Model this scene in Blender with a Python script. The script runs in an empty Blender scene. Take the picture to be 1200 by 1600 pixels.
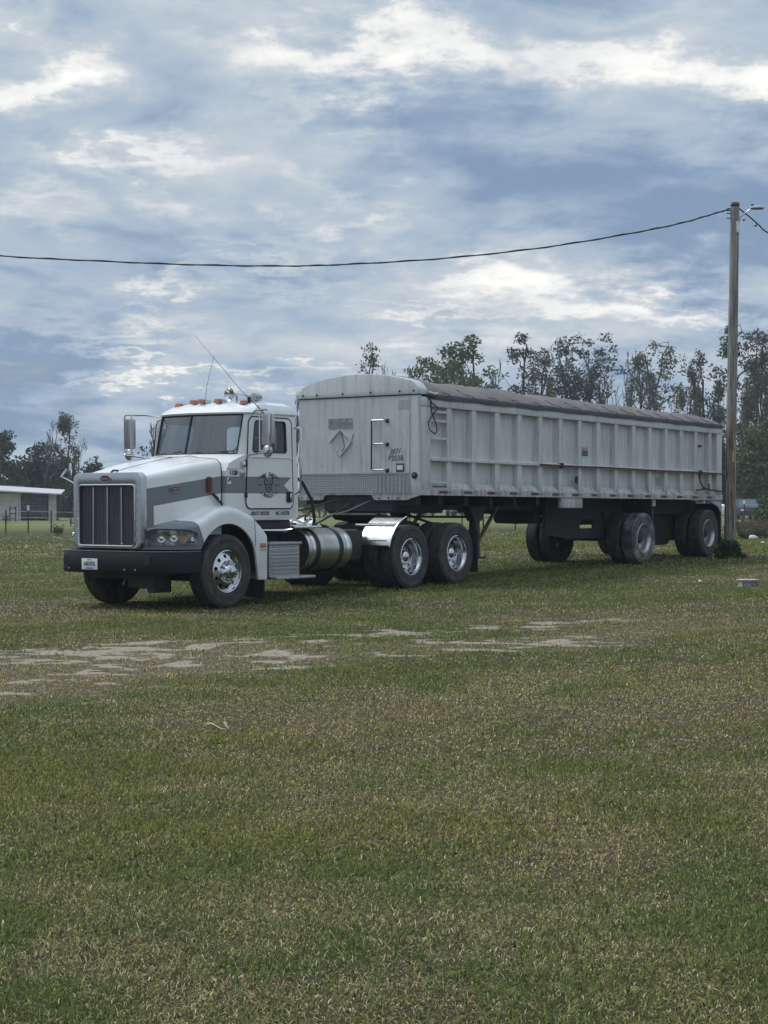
import bpy, bmesh, math, random
import numpy as np
from mathutils import Vector, Matrix
R = math.radians
scene = bpy.context.scene
col = scene.collection

# ---------------------------------------------------------------- camera
F_PX, HOR, CAM_Z = 2547.0, 785.0, 1.476
cam_d = bpy.data.cameras.new("camera")
cam = bpy.data.objects.new("camera", cam_d); col.objects.link(cam)
cam_d.sensor_fit = 'VERTICAL'; cam_d.sensor_height = 24.0; cam_d.sensor_width = 18.0
cam_d.lens = F_PX / 1600 * 24.0
cam_d.clip_start = 0.1; cam_d.clip_end = 6000
cam.location = (0, 0, CAM_Z)
cam.rotation_euler = (R(90) - math.atan((800 - HOR) / F_PX), 0, 0)
scene.camera = cam

# ---------------------------------------------------------------- exposure
scene.view_settings.view_transform = 'Standard'
scene.view_settings.look = 'None'
scene.view_settings.exposure = 0.78
scene.view_settings.gamma = 1.0
scene.view_settings.use_curve_mapping = False
scene.render.engine = 'CYCLES'
scene.cycles.use_denoising = True
scene.cycles.max_bounces = 7
scene.cycles.transparent_max_bounces = 12
scene.cycles.use_adaptive_sampling = True

# ---------------------------------------------------------------- node helpers
class NT:
    def __init__(s, tree): s.t = tree; s.n = tree.nodes; s.l = tree.links
    def new(s, typ, **kw):
        n = s.n.new(typ)
        for k, v in kw.items(): setattr(n, k, v)
        return n
    def put(s, sock, v):
        if isinstance(v, bpy.types.NodeSocket): s.l.new(v, sock)
        elif v is not None: sock.default_value = v
    def m(s, op, a, b=None, c=None, clamp=False):
        n = s.new('ShaderNodeMath', operation=op, use_clamp=clamp)
        s.put(n.inputs[0], a)
        if b is not None: s.put(n.inputs[1], b)
        if c is not None: s.put(n.inputs[2], c)
        return n.outputs[0]
    def vm(s, op, a, b=None):
        n = s.new('ShaderNodeVectorMath', operation=op); s.put(n.inputs[0], a)
        if b is not None: s.put(n.inputs[1], b)
        return n.outputs[0]
    def mix(s, f, a, b, blend='MIX'):
        n = s.new('ShaderNodeMix', data_type='RGBA', blend_type=blend)
        s.put(n.inputs[0], f)
        s.put(n.inputs[6], a if isinstance(a, bpy.types.NodeSocket) else tuple(a) + (1,) * (4 - len(a)))
        s.put(n.inputs[7], b if isinstance(b, bpy.types.NodeSocket) else tuple(b) + (1,) * (4 - len(b)))
        return n.outputs[2]
    def noise(s, vec, scale, detail=4, rough=.55, dist=0, ntype=None):
        n = s.new('ShaderNodeTexNoise')
        if vec is not None: s.l.new(vec, n.inputs['Vector'])
        n.inputs['Scale'].default_value = scale; n.inputs['Detail'].default_value = detail
        n.inputs['Roughness'].default_value = rough; n.inputs['Distortion'].default_value = dist
        return n.outputs['Fac']
    def ramp(s, f, lo, hi, a=0., b=1.):
        n = s.new('ShaderNodeMapRange', interpolation_type='SMOOTHSTEP'); s.put(n.inputs[0], f)
        n.inputs[1].default_value = lo; n.inputs[2].default_value = hi
        n.inputs[3].default_value = a; n.inputs[4].default_value = b
        return n.outputs[0]
    def xyz(s, v):
        n = s.new('ShaderNodeSeparateXYZ'); s.l.new(v, n.inputs[0]); return n.outputs
    def comb(s, x, y, z):
        n = s.new('ShaderNodeCombineXYZ')
        for i, v in enumerate((x, y, z)): s.put(n.inputs[i], v)
        return n.outputs[0]

# ---------------------------------------------------------------- sky
SUN_EL, SUN_AZ = 52.0, -62.0        # azimuth measured clockwise from the view direction (+Y)
world = bpy.data.worlds.new("World"); scene.world = world; world.use_nodes = True
w = NT(world.node_tree); w.n.clear()
sky = w.new('ShaderNodeTexSky', sky_type='NISHITA', sun_disc=False)
sky.sun_elevation = R(SUN_EL); sky.sun_rotation = R(SUN_AZ); sky.air_density = 1.2; sky.dust_density = 1.5
geo = w.new('ShaderNodeTexCoord')
dirv = w.vm('NORMALIZE', geo.outputs['Generated'])
dx, dy, dz = w.xyz(dirv)
zc = w.m('MAXIMUM', dz, 0.0)
den = w.m('ADD', zc, 0.22)
px = w.m('DIVIDE', dx, den); py = w.m('DIVIDE', dy, den)
pl = w.comb(px, w.m('MULTIPLY', py, 1.0), 0.0)
warp = w.noise(pl, 1.1, 3, .5)
plw = w.vm('ADD', pl, w.comb(w.m('MULTIPLY', warp, .5), w.m('MULTIPLY', warp, .35), 0.0))
n_big = w.noise(plw, 1.9, 5, .56)
n_mid = w.noise(w.vm('ADD', plw, (7.3, 2.1, 0)), 3.6, 8, .58, .2)
n_fin = w.noise(w.vm('ADD', plw, (1.3, 9.1, 0)), 9, 7, .62, .1)
# broad placed features: elevation-like and azimuth-like coordinates plus warp
hx = w.m('ADD', dx, w.m('MULTIPLY', w.m('SUBTRACT', w.noise(pl, 3.6, 7, .65), .5), .20))
hz = w.m('ADD', dz, w.m('MULTIPLY', w.m('SUBTRACT', w.noise(w.vm('ADD', pl, (4., 4., 0)), 5.0, 7, .65), .5), .12))
front = w.ramp(dy, 0.0, 0.4)
def blob(x0, z0, sx, sz, slope=0.0):
    ax = w.m('DIVIDE', w.m('SUBTRACT', hx, x0), sx)
    zz = w.m('SUBTRACT', w.m('SUBTRACT', hz, z0), w.m('MULTIPLY', w.m('SUBTRACT', hx, x0), slope))
    az = w.m('DIVIDE', zz, sz)
    r2 = w.m('ADD', w.m('MULTIPLY', ax, ax), w.m('MULTIPLY', az, az))
    return w.m('MULTIPLY', w.m('EXPONENT', w.m('MULTIPLY', r2, -1.0)), front)
def px2(x, y): return ((x - 600) / F_PX * .97, (HOR - y) / F_PX * .97)
lights, darks = [], []
for (x, y, sx, sy, sl, a) in [(560, 85, 160, 36, .0, .9), (880, 115, 280, 36, -.10, .8), (1170, 150, 130, 34, -.1, .8), (930, 20, 120, 26, 0, .35), (50, 140, 100, 36, .1, 1.1), (30, 70, 60, 20, 0, .3), (190, 240, 150, 16, 0, .55), (420, 150, 60, 20, .5, .3),
                              (80, 310, 60, 30, -.5, .45), (560, 210, 80, 18, 0, .4), (260, 320, 80, 30, -.5, .5), (460, 300, 80, 20, -.4, .35), (400, 385, 90, 10, 0, .4), (620, 275, 30, 8, 0, .25),
                              (560, 365, 80, 16, 0, .55), (290, 436, 60, 16, .2, .7), (430, 450, 120, 14, 0, .35), (780, 430, 120, 30, 0, .7), (960, 470, 170, 28, -.1, .8), (690, 480, 120, 12, 0, .5), (210, 495, 70, 18, 0, .7), (200, 530, 60, 14, .3, .45),
                              (270, 582, 190, 9, .03, .8), (480, 575, 100, 16, 0, .3), (1080, 490, 90, 22, 0, .5), (650, 540, 160, 22, 0, .4), (1000, 540, 200, 30, 0, .35)]:
    X, Z = px2(x, y); b = w.m('MULTIPLY', blob(X, Z, sx / F_PX, sy / F_PX, sl), a); lights.append(b)
for (x, y, sx, sy, sl, a) in [(1050, 330, 230, 70, -.05, 1.0), (1130, 390, 130, 60, 0, .7), (860, 250, 150, 50, 0, .5), (40, 560, 110, 50, 0, 1.1), (60, 450, 90, 30, 0, .5), (350, 30, 160, 40, 0, .35), (650, 190, 200, 50, 0, .4), (40, 60, 60, 20, 0, .3),
                              (560, 560, 300, 30, 0, .25), (120, 640, 260, 60, 0, .55), (1130, 200, 90, 22, 0, .5)]:
    X, Z = px2(x, y); b = w.m('MULTIPLY', blob(X, Z, sx / F_PX, sy / F_PX, sl), a); darks.append(b)
def addall(l):
    a = l[0]
    for b in l[1:]: a = w.m('ADD', a, b)
    return a
L = addall(lights); D = addall(darks)
# overall brightness field
v = w.m('ADD', w.m('MULTIPLY', n_big, .48), w.m('ADD', w.m('MULTIPLY', n_mid, .33), w.m('MULTIPLY', n_fin, .19)))
v = w.m('ADD', v, w.m('MULTIPLY', L, .225)); v = w.m('SUBTRACT', v, w.m('MULTIPLY', D, .15))
cr = w.new('ShaderNodeValToRGB'); w.l.new(v, cr.inputs[0])
els = cr.color_ramp.elements
def lin(c): return tuple(((x / 255) / 12.92 if x / 255 <= .04045 else ((x / 255 + .055) / 1.055) ** 2.4) for x in c)
stops = [(.28, (78, 98, 125)), (.36, (96, 116, 142)), (.42, (116, 133, 153)), (.47, (133, 147, 163)), (.53, (148, 158, 168)), (.59, (165, 170, 175)), (.66, (190, 191, 190)), (.78, (214, 213, 208))]
while len(els) < len(stops): els.new(.5)
for e, (p, c) in zip(els, stops): e.position = p; e.color = lin(c) + (1,)
zen = w.ramp(dz, .28, .95, 1.0, 1.9)                 # an overcast sky is brighter overhead
cloud = w.vm('SCALE', cr.outputs[0]); cloud.node.inputs['Scale'].default_value = 1.0
w.l.new(w.m('MULTIPLY', zen, 10.0), cloud.node.inputs['Scale'])
cover = w.ramp(v, .22, .40, .72, 1.0)
skyc = w.mix(cover, sky.outputs[0], cloud)
bg = w.new('ShaderNodeBackground'); w.l.new(skyc, bg.inputs[0]); bg.inputs[1].default_value = 0.1
wo = w.new('ShaderNodeOutputWorld'); w.l.new(bg.outputs[0], wo.inputs[0])

# ---------------------------------------------------------------- sun (soft, through the cloud)
sd = bpy.data.lights.new("sun", 'SUN'); sun = bpy.data.objects.new("sun", sd); col.objects.link(sun)
sd.energy = 1.5; sd.angle = R(22); sd.color = (1.0, .97, .92)
e, a = R(SUN_EL), R(SUN_AZ)
sdir = Vector((math.sin(a) * math.cos(e), math.cos(a) * math.cos(e), math.sin(e)))
sun.rotation_euler = sdir.to_track_quat('Z', 'Y').to_euler(); sun.location = sdir * 60

# ---------------------------------------------------------------- numpy noise shared by ground and grass
def vnoise(x, y, seed=0):
    xi = np.floor(x).astype(np.int64); yi = np.floor(y).astype(np.int64)
    fx = x - xi; fy = y - yi; fx = fx * fx * (3 - 2 * fx); fy = fy * fy * (3 - 2 * fy)
    def h(i, j):
        n = (i * 374761393 + j * 668265263 + seed * 1442695041) & 0x7fffffff
        n = ((n ^ (n >> 13)) * 1274126177) & 0x7fffffff
        return ((n ^ (n >> 16)) & 0xffff) / 65535.0
    return (h(xi, yi) * (1 - fx) + h(xi + 1, yi) * fx) * (1 - fy) + (h(xi, yi + 1) * (1 - fx) + h(xi + 1, yi + 1) * fx) * fy
def fbm(x, y, s, o=4, seed=0):
    t = 0; a = 1; n = 0
    for k in range(o):
        t = t + a * vnoise(x * s + 13.7 * k, y * s + 7.1 * k, seed + k); n += a; a *= .55; s *= 2.03
    return t / n
def sstep(x, a, b):
    t = np.clip((x - a) / (b - a), 0, 1); return t * t * (3 - 2 * t)
TH = R(35.78); X0, Y0 = -2.173, 22.651
def rig_st(X, Y):
    dX, dY = X - X0, Y - Y0
    return dX * math.sin(TH) + dY * math.cos(TH), -dX * math.cos(TH) + dY * math.sin(TH)
def gz(X, Y):
    X = np.asarray(X, float); Y = np.asarray(Y, float)
    s, t = rig_st(X, Y)
    z = .0185 * np.clip(s, 0, 17) * (1 - .55 * sstep(t, 8, 30)) * sstep(X, -14, -4)
    z = z + (fbm(X, Y, .35, 3, 5) - .5) * .05 * sstep(np.abs(Y - 24), 3, 8)
    return z
def bare_mask(X, Y):
    c = 16.1 + .66 * X + (fbm(X, Y, .5, 3, 21) - .5) * 2.2
    half = 1.55 + .35 * np.clip(-X, 0, 5) - .22 * np.clip(X, 0, 5)
    band = 1 - sstep(np.abs(Y - c) / half, .35, 1.15)
    n = fbm(X * .62, Y, 4.4, 4, 40); wide = fbm(X, Y, .6, 2, 49)
    strip = 1 - sstep(np.abs(Y - (18.3 + .66 * X)) / .95, .2, 1.0)
    b = sstep(n + band * .06 + strip * .11 + (wide - .5) * .24, .60, .74) * sstep(band + strip, .02, .5)
    spot = 1 - sstep(np.hypot((X + 2.9) / .9, (Y - 12.3) / .55), .5, 1.2)
    b = np.maximum(b, sstep(n + spot * .16, .64, .74) * sstep(spot, .05, .5))
    return b * sstep(-X, -5.5, -1.) * .9, band
def dry_mask(X, Y):
    d = fbm(X, Y, .42, 4, 60) * .62 + fbm(X, Y, 2.1, 4, 77) * .38
    _, band = bare_mask(X, Y)
    rt = np.exp(-(((X - 1.1) / 2.2) ** 2 + ((Y - 7.7) / 1.0) ** 2)) * .12
    return np.clip(sstep(d + band * .14 + rt, .40, .66), 0, 1)

# ---------------------------------------------------------------- materials
MATS = {}
def mat(name, color, rough=.5, metal=0., var=.0, vscale=3., bump=0., bscale=30., var_col=None, coat=0., spec=None, stretch=None):
    if name in MATS: return MATS[name]
    m = bpy.data.materials.new(name); m.use_nodes = True
    t = NT(m.node_tree); b = t.n['Principled BSDF']
    tc = t.new('ShaderNodeTexCoord').outputs['Object']
    if stretch: tc = t.vm('MULTIPLY', tc, stretch)
    c = tuple(color)
    if var > 0:
        n1 = t.noise(tc, vscale, 6, .65)
        vc = var_col if var_col else tuple(x * .55 for x in c)
        f = t.m('MULTIPLY', t.ramp(n1, .38, .72), var)
        t.l.new(t.mix(f, c, vc), b.inputs['Base Color'])
        t.l.new(t.m('ADD', t.m('MULTIPLY', n1, .3), rough - .15), b.inputs['Roughness'])
    else:
        b.inputs['Base Color'].default_value = c + (1,)
        b.inputs['Roughness'].default_value = rough
    b.inputs['Metallic'].default_value = metal
    if coat: b.inputs['Coat Weight'].default_value = coat; b.inputs['Coat Roughness'].default_value = .08
    if spec is not None: b.inputs['Specular IOR Level'].default_value = spec
    if bump > 0:
        bn = t.new('ShaderNodeBump'); bn.inputs['Strength'].default_value = bump; bn.inputs['Distance'].default_value = .02
        t.l.new(t.noise(tc, bscale, 5, .6), bn.inputs['Height']); t.l.new(bn.outputs[0], b.inputs['Normal'])
    MATS[name] = m; return m

WHITE = (.74, .75, .75)
GREY = (.125, .14, .155)
TOFF = (2.2, 1.17, 0.0)      # rig coordinates of the truck's root
ROFF = (10.5, 1.25, .18)     # rig coordinates of the trailer's root
def stripe_mat(name, kind):
    m = bpy.data.materials.new(name); m.use_nodes = True
    t = NT(m.node_tree); b = t.n['Principled BSDF']
    tc = t.new('ShaderNodeTexCoord').outputs['Object']; x, y, z = t.xyz(tc)
    s = t.m('ADD', x, TOFF[0])
    def sm(v, w_=.004): return t.m('DIVIDE', v, w_, clamp=True)       # >0 inside
    if kind == 'hood':
        top = t.m('MULTIPLY_ADD', s, .150, 1.815); bot = t.m('MULTIPLY_ADD', s, .160, 1.585)
        a = t.m('SUBTRACT', top, z); bb = t.m('MAXIMUM', t.m('SUBTRACT', z, bot), t.m('SUBTRACT', -.955, s))
        front = t.m('SUBTRACT', -1.075, s)
        inside = t.m('MAXIMUM', t.m('MINIMUM', a, bb), front)
    elif kind == 'cab':
        a = t.m('SUBTRACT', 1.84, z); bb = t.m('SUBTRACT', z, 1.612)
        v = t.m('SUBTRACT', t.m('MULTIPLY_ADD', t.m('ABSOLUTE', t.m('SUBTRACT', z, 1.726)), 1.5, 1.51), s)
        inside = t.m('MINIMUM', t.m('MINIMUM', a, bb), v)
    else:   # fender: grey nose pod
        ln = t.m('MULTIPLY_ADD', t.m('SUBTRACT', 1.2, z), .42, -.60)
        inside = t.m('MINIMUM', t.m('SUBTRACT', ln, s), t.m('SUBTRACT', 1.235, z))
    gm = sm(inside)
    edge = t.m('SUBTRACT', 1.0, t.m('DIVIDE', t.m('ABSOLUTE', inside), .011, clamp=True))
    n1 = t.noise(tc, 2.2, 6, .6)
    wcol = t.mix(t.m('MULTIPLY', t.ramp(n1, .4, .75), .30), WHITE, (.46, .47, .46))
    drt = t.m('MULTIPLY', t.ramp(z, 1.05, .45), t.ramp(t.noise(tc, 7., 5, .7), .35, .7, .15, .6))
    wcol = t.mix(drt, wcol, (.26, .24, .20))
    sc_ = t.ramp(t.noise(tc, 28, 5, .75), .64, .74, 0, .5); wcol = t.mix(sc_, wcol, (.34, .32, .29)); c = t.mix(gm, wcol, t.mix(t.m('MULTIPLY', n1, .5), GREY, (.21, .22, .225))); c = t.mix(t.m('MULTIPLY', edge, .85), c, (.03, .033, .04))
    t.l.new(c, b.inputs['Base Color']); t.l.new(t.m('MULTIPLY_ADD', n1, .22, .2), b.inputs['Roughness'])
    b.inputs['Coat Weight'].default_value = .35; b.inputs['Coat Roughness'].default_value = .12
    MATS[name] = m; return m
M_HOOD = stripe_mat('hood_paint', 'hood'); M_CAB = stripe_mat('cab_paint', 'cab'); M_FEND = stripe_mat('fender_paint', 'fender')
M_WHITE = mat('white_paint', WHITE, .35, var=.35, var_col=(.45, .45, .44), coat=.3)
M_GREYP = mat('grey_paint', GREY, .4, var=.2, coat=.3)
M_CHROME = mat('chrome', (.62, .63, .65), .16, 1., var=.35, vscale=6, var_col=(.34, .34, .35))
M_POLISH = mat('polished_steel', (.78, .78, .78), .26, 1., var=.3, vscale=4, var_col=(.55, .55, .54))
M_SURR = mat('surround_metal', (.50, .51, .53), .24, .95)
M_ALU = mat('dull_aluminium', (.50, .51, .51), .42, .9, var=.5, vscale=5, var_col=(.27, .27, .26))
M_TANK = mat('tank_aluminium', (.50, .50, .47), .34, .95, var=.7, vscale=3, var_col=(.24, .23, .19), stretch=(1, 1, .5))
M_BLACK = mat('black_paint', (.012, .014, .018), .55, var=.5, var_col=(.035, .034, .033), vscale=5, spec=.3)
M_BUMPER = mat('bumper_paint', (.009, .011, .016), .5, var=.4, var_col=(.022, .021, .02), vscale=5, spec=.3)
M_FRAME = mat('frame_grime', (.018, .019, .022), .75, var=.6, var_col=(.05, .045, .038), vscale=6, bump=.3, bscale=25)
M_RUBBER = mat('rubber', (.017, .017, .018), .7)
M_TYRE = mat('tyre_rubber', (.026, .027, .029), .82, var=.8, var_col=(.085, .078, .066), vscale=6, bump=.25, bscale=60)
M_TYREW = mat('scuffed_tyre', (.040, .041, .042), .85, var=.95, var_col=(.26, .26, .25), vscale=3.5, bump=.3, bscale=50)
M_REFL = mat('amber_lens', (.34, .11, .06), .25, var=.5, var_col=(.50, .34, .26), vscale=25)
M_AMBER = mat('amber_marker', (.40, .15, .07), .25, var=.6, var_col=(.42, .34, .28), vscale=20)
M_RED = mat('red_enamel', (.13, .02, .022), .3)
M_REDB = mat('dull_red', (.10, .028, .030), .6, var=.4, vscale=9)
M_SIGNW = mat('plate_white', (.72, .74, .75), .5)
M_INK = mat('ink', (.025, .028, .032), .6)
M_INKR = mat('red_ink', (.22, .04, .045), .6)
M_INKG = mat('faded_ink', (.055, .065, .072), .6)
M_GREEN = mat('green_sticker', (.03, .20, .11), .5)
M_SEAT = mat('seat_cloth', (.10, .10, .105), .9)
M_LINER = mat('cab_lining', (.34, .34, .33), .9)
M_LENSD = mat('lamp_housing', (.05, .06, .075), .08, .5, var=1., vscale=5, var_col=(.50, .54, .60), coat=1.)  # bright patches paint silver backing and lens highlights into the colour
M_BEIGE = mat('rusty_steel', (.16, .085, .05), .8, var=.7, var_col=(.06, .035, .025), vscale=9)

def glass(name, tint, gl=.9, base=.04):
    m = bpy.data.materials.new(name); m.use_nodes = True; t = NT(m.node_tree); t.n.clear()
    o = t.new('ShaderNodeOutputMaterial'); tr = t.new('ShaderNodeBsdfTransparent'); tr.inputs[0].default_value = tint + (1,)
    g = t.new('ShaderNodeBsdfGlossy'); g.inputs['Roughness'].default_value = .03; g.inputs[0].default_value = (gl, gl, gl, 1)
    ge = t.new('ShaderNodeNewGeometry'); dn = t.new('ShaderNodeVectorMath', operation='DOT_PRODUCT'); t.l.new(ge.outputs['Normal'], dn.inputs[0]); t.l.new(ge.outputs['Incoming'], dn.inputs[1])
    k = t.m('POWER', t.m('SUBTRACT', 1.0, t.m('ABSOLUTE', dn.outputs['Value'])), 5.0)
    mx = t.new('ShaderNodeMixShader'); t.l.new(t.m('ADD', t.m('MULTIPLY', k, .95), base + .04, clamp=True), mx.inputs[0])
    t.l.new(tr.outputs[0], mx.inputs[1]); t.l.new(g.outputs[0], mx.inputs[2]); t.l.new(mx.outputs[0], o.inputs[0]); MATS[name] = m; return m
M_GLASS = glass('windscreen_glass', (.60, .67, .68), .95, .16)
M_GLASSD = glass('tinted_glass', (.16, .19, .22), .9, .05)
M_LENS = glass('clear_lens', (.80, .83, .85), .9, .04)

# trailer paint: weathered white over aluminium, rain streaks running down the sheet
def trailer_mat():
    m = bpy.data.materials.new('trailer_paint'); m.use_nodes = True; t = NT(m.node_tree); b = t.n['Principled BSDF']
    tc = t.new('ShaderNodeTexCoord').outputs['Object']
    big = t.noise(tc, .9, 5, .6); st = t.noise(t.vm('MULTIPLY', tc, (9, 9, .7)), 1.6, 5, .65); fine = t.noise(tc, 16, 6, .7)
    c = t.mix(t.ramp(big, .35, .7, 0, .35), (.57, .58, .58), (.44, .45, .45))
    c = t.mix(t.ramp(st, .45, .75, 0, .62), c, (.27, .275, .265)); c = t.mix(t.m('MULTIPLY', t.ramp(t.xyz(tc)[2], 1.75, 1.42), t.ramp(st, .35, .65, .15, .75)), c, (.20, .19, .17))
    c = t.mix(t.ramp(fine, .58, .74, 0, .55), c, (.17, .165, .15)); c = t.mix(t.ramp(t.noise(t.vm('MULTIPLY', tc, (7, 7, .5)), 3.1, 5, .7), .66, .76, 0, .5), c, (.17, .11, .07))
    t.l.new(c, b.inputs['Base Color']); t.l.new(t.m('MULTIPLY_ADD', big, .25, .42), b.inputs['Roughness'])
    bn = t.new('ShaderNodeBump'); bn.inputs['Strength'].default_value = .35; bn.inputs['Distance'].default_value = .03
    t.l.new(t.noise(t.vm('MULTIPLY', tc, (1, 1, .6)), 2.2, 3, .5), bn.inputs['Height']); t.l.new(bn.outputs[0], b.inputs['Normal'])
    b.inputs['Specular IOR Level'].default_value = .4
    MATS['trailer_paint'] = m; return m
M_TRAIL = trailer_mat()
def checker_mat():
    m = bpy.data.materials.new('tread_plate'); m.use_nodes = True; t = NT(m.node_tree); b = t.n['Principled BSDF']
    tc = t.new('ShaderNodeTexCoord').outputs['Object']; x, y, z = t.xyz(tc)
    def w_(v, k): return t.m('ABSOLUTE', t.m('SINE', t.m('MULTIPLY', v, k)))
    g = t.m('MULTIPLY', t.ramp(w_(t.m('ADD', x, y), 80.), .25, .6), t.ramp(w_(z, 80.), .25, .6))
    n = t.noise(tc, 2, 5, .6)
    c = t.mix(g, (.20, .215, .23), (.46, .48, .50)); c = t.mix(t.ramp(n, .4, .7, 0, .5), c, (.33, .35, .36))
    t.l.new(c, b.inputs['Base Color']); b.inputs['Metallic'].default_value = .55; b.inputs['Roughness'].default_value = .45
    bn = t.new('ShaderNodeBump'); bn.inputs['Strength'].default_value = .5; bn.inputs['Distance'].default_value = .004
    t.l.new(g, bn.inputs['Height']); t.l.new(bn.outputs[0], b.inputs['Normal'])
    MATS['tread_plate'] = m; return m
M_CHECK = checker_mat()
M_TARP = mat('tarp_cloth', (.115, .105, .098), .85, var=.7, var_col=(.19, .175, .16), vscale=1.2, bump=.5, bscale=3)
M_TARPD = mat('tarp_hem', (.055, .055, .062), .8, var=.4, vscale=3)

# ---------------------------------------------------------------- mesh builder
class MB:
    def __init__(s): s.v = []; s.f = []
    def add(s, vs, fs):
        o = len(s.v); s.v += [tuple(p) for p in vs]; s.f += [tuple(i + o for i in f) for f in fs]; return s
    def box(s, x0, x1, y0, y1, z0, z1):
        x0, x1 = min(x0, x1), max(x0, x1); y0, y1 = min(y0, y1), max(y0, y1); z0, z1 = min(z0, z1), max(z0, z1)
        return s.add([(x, y, z) for x in (x0, x1) for y in (y0, y1) for z in (z0, z1)],
                     [(0, 1, 3, 2), (4, 6, 7, 5), (0, 4, 5, 1), (2, 3, 7, 6), (0, 2, 6, 4), (1, 5, 7, 3)])
    def bar(s, a, b, w_, h):
        a, b = Vector(a), Vector(b); d = (b - a).normalized(); up = Vector((0, 0, 1)) if abs(d.z) < .95 else Vector((1, 0, 0))
        r = d.cross(up).normalized() * w_ / 2; u = r.cross(d).normalized() * h / 2
        vs = [p + i * r + j * u for p in (a, b) for i, j in ((-1, -1), (1, -1), (1, 1), (-1, 1))]
        return s.add(vs, [(3, 2, 1, 0), (4, 5, 6, 7), (0, 1, 5, 4), (1, 2, 6, 5), (2, 3, 7, 6), (3, 0, 4, 7)])
    def prism(s, poly, axis, a, b):      # poly: list of 2D points in the two other axes order
        n = len(poly)
        def P(p, h):
            q = list(p); q.insert(axis, h); return tuple(q)
        vs = [P(p, a) for p in poly] + [P(p, b) for p in poly]
        fs = [tuple(range(n)), tuple(range(2 * n - 1, n - 1, -1))] + [(i, n + i, n + (i + 1) % n, (i + 1) % n) for i in range(n)]
        return s.add(vs, fs)
    def tube(s, pts, r, n=8, closed=False, cap=True):
        pts = [Vector(p) for p in pts]; m = len(pts); rr = r if isinstance(r, (list, tuple)) else [r] * m
        vs = []; prev = None
        for i, p in enumerate(pts):
            if closed: d = pts[(i + 1) % m] - pts[i - 1]
            else: d = pts[min(i + 1, m - 1)] - pts[max(i - 1, 0)]
            d = d.normalized() if d.length > 1e-9 else Vector((0, 0, 1))
            if prev is None:
                up = Vector((0, 0, 1)) if abs(d.z) < .9 else Vector((0, 1, 0)); a = d.cross(up).normalized()
            else: a = (prev - d * prev.dot(d)); a = a.normalized() if a.length > 1e-6 else d.orthogonal().normalized()
            prev = a; b = d.cross(a)
            for k in range(n):
                t = 2 * math.pi * k / n; vs.append(p + (a * math.cos(t) + b * math.sin(t)) * rr[i])
        fs = []
        for i in range(m if closed else m - 1):
            j = (i + 1) % m
            for k in range(n): fs.append((i * n + k, i * n + (k + 1) % n, j * n + (k + 1) % n, j * n + k))
        if cap and not closed: fs += [tuple(range(n - 1, -1, -1)), tuple(range((m - 1) * n, m * n))]
        return s.add(vs, fs)
    def lathe(s, prof, c, axis='y', n=48, cap=False):      # prof: (radius, offset along axis)
        vs = []
        for r, h in prof:
            for k in range(n):
                t = 2 * math.pi * k / n; a, b = r * math.cos(t), r * math.sin(t)
                vs.append({'y': (c[0] + a, c[1] + h, c[2] + b), 'x': (c[0] + h, c[1] + a, c[2] + b), 'z': (c[0] + a, c[1] + b, c[2] + h)}[axis])
        fs = [(i * n + k, i * n + (k + 1) % n, (i + 1) * n + (k + 1) % n, (i + 1) * n + k) for i in range(len(prof) - 1) for k in range(n)]
        if cap: fs += [tuple(range(n)), tuple(range((len(prof) - 1) * n, len(prof) * n))]
        return s.add(vs, fs)
    def grid(s, rows, closed=False):
        n = len(rows[0]); vs = [p for r in rows for p in r]
        fs = [(i * n + k, i * n + (k + 1) % n, (i + 1) * n + (k + 1) % n, (i + 1) * n + k) for i in range(len(rows) - 1) for k in range(n if closed else n - 1)]
        return s.add(vs, fs)
    def mirror(s, c):
        m = MB(); m.v = [(x, 2 * c - y, z) for x, y, z in s.v]; m.f = [tuple(reversed(f)) for f in s.f]; return m
    def build(s, name, material, parent=None, off=(0, 0, 0), smooth=35, bevel=0, shear=0., recalc=True, fix=False):
        vs = s.v
        if shear: vs = [(x, y, z - shear * (x - 4.72)) for x, y, z in vs]
        vs = [(x - off[0], y - off[1], z - off[2]) for x, y, z in vs]
        assert max(max(f) for f in s.f) < len(vs), name
        me = bpy.data.meshes.new(name); me.from_pydata(vs, [], s.f); me.update()
        if recalc or bevel:
            bm = bmesh.new(); bm.from_mesh(me)
            bmesh.ops.remove_doubles(bm, verts=bm.verts, dist=1e-5)
            bmesh.ops.recalc_face_normals(bm, faces=bm.faces)
            if bevel:
                es = [e for e in bm.edges if len(e.link_faces) == 2 and e.calc_face_angle(0) > R(30)]
                if es: bmesh.ops.bevel(bm, geom=es, offset=bevel, segments=2, profile=.6, affect='EDGES', clamp_overlap=True)
            bm.to_mesh(me); bm.free()
        if smooth: me.polygons.foreach_set('use_smooth', [True] * len(me.polygons)); me.set_sharp_from_angle(angle=R(smooth))
        me.materials.append(material)
        o = bpy.data.objects.new(name, me); col.objects.link(o)
        if parent: o.parent = parent
        return o
def tag(o, label=None, cat=None, group=None, kind=None):
    if label: o['label'] = label
    if cat: o['category'] = cat
    if group: o['group'] = group
    if kind: o['kind'] = kind
    return o
def empty(name, loc=(0, 0, 0), rz=0., parent=None):
    o = bpy.data.objects.new(name, None); col.objects.link(o); o.location = loc; o.rotation_euler = (0, 0, rz); o.empty_display_size = .2
    if parent: o.parent = parent
    return o
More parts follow.
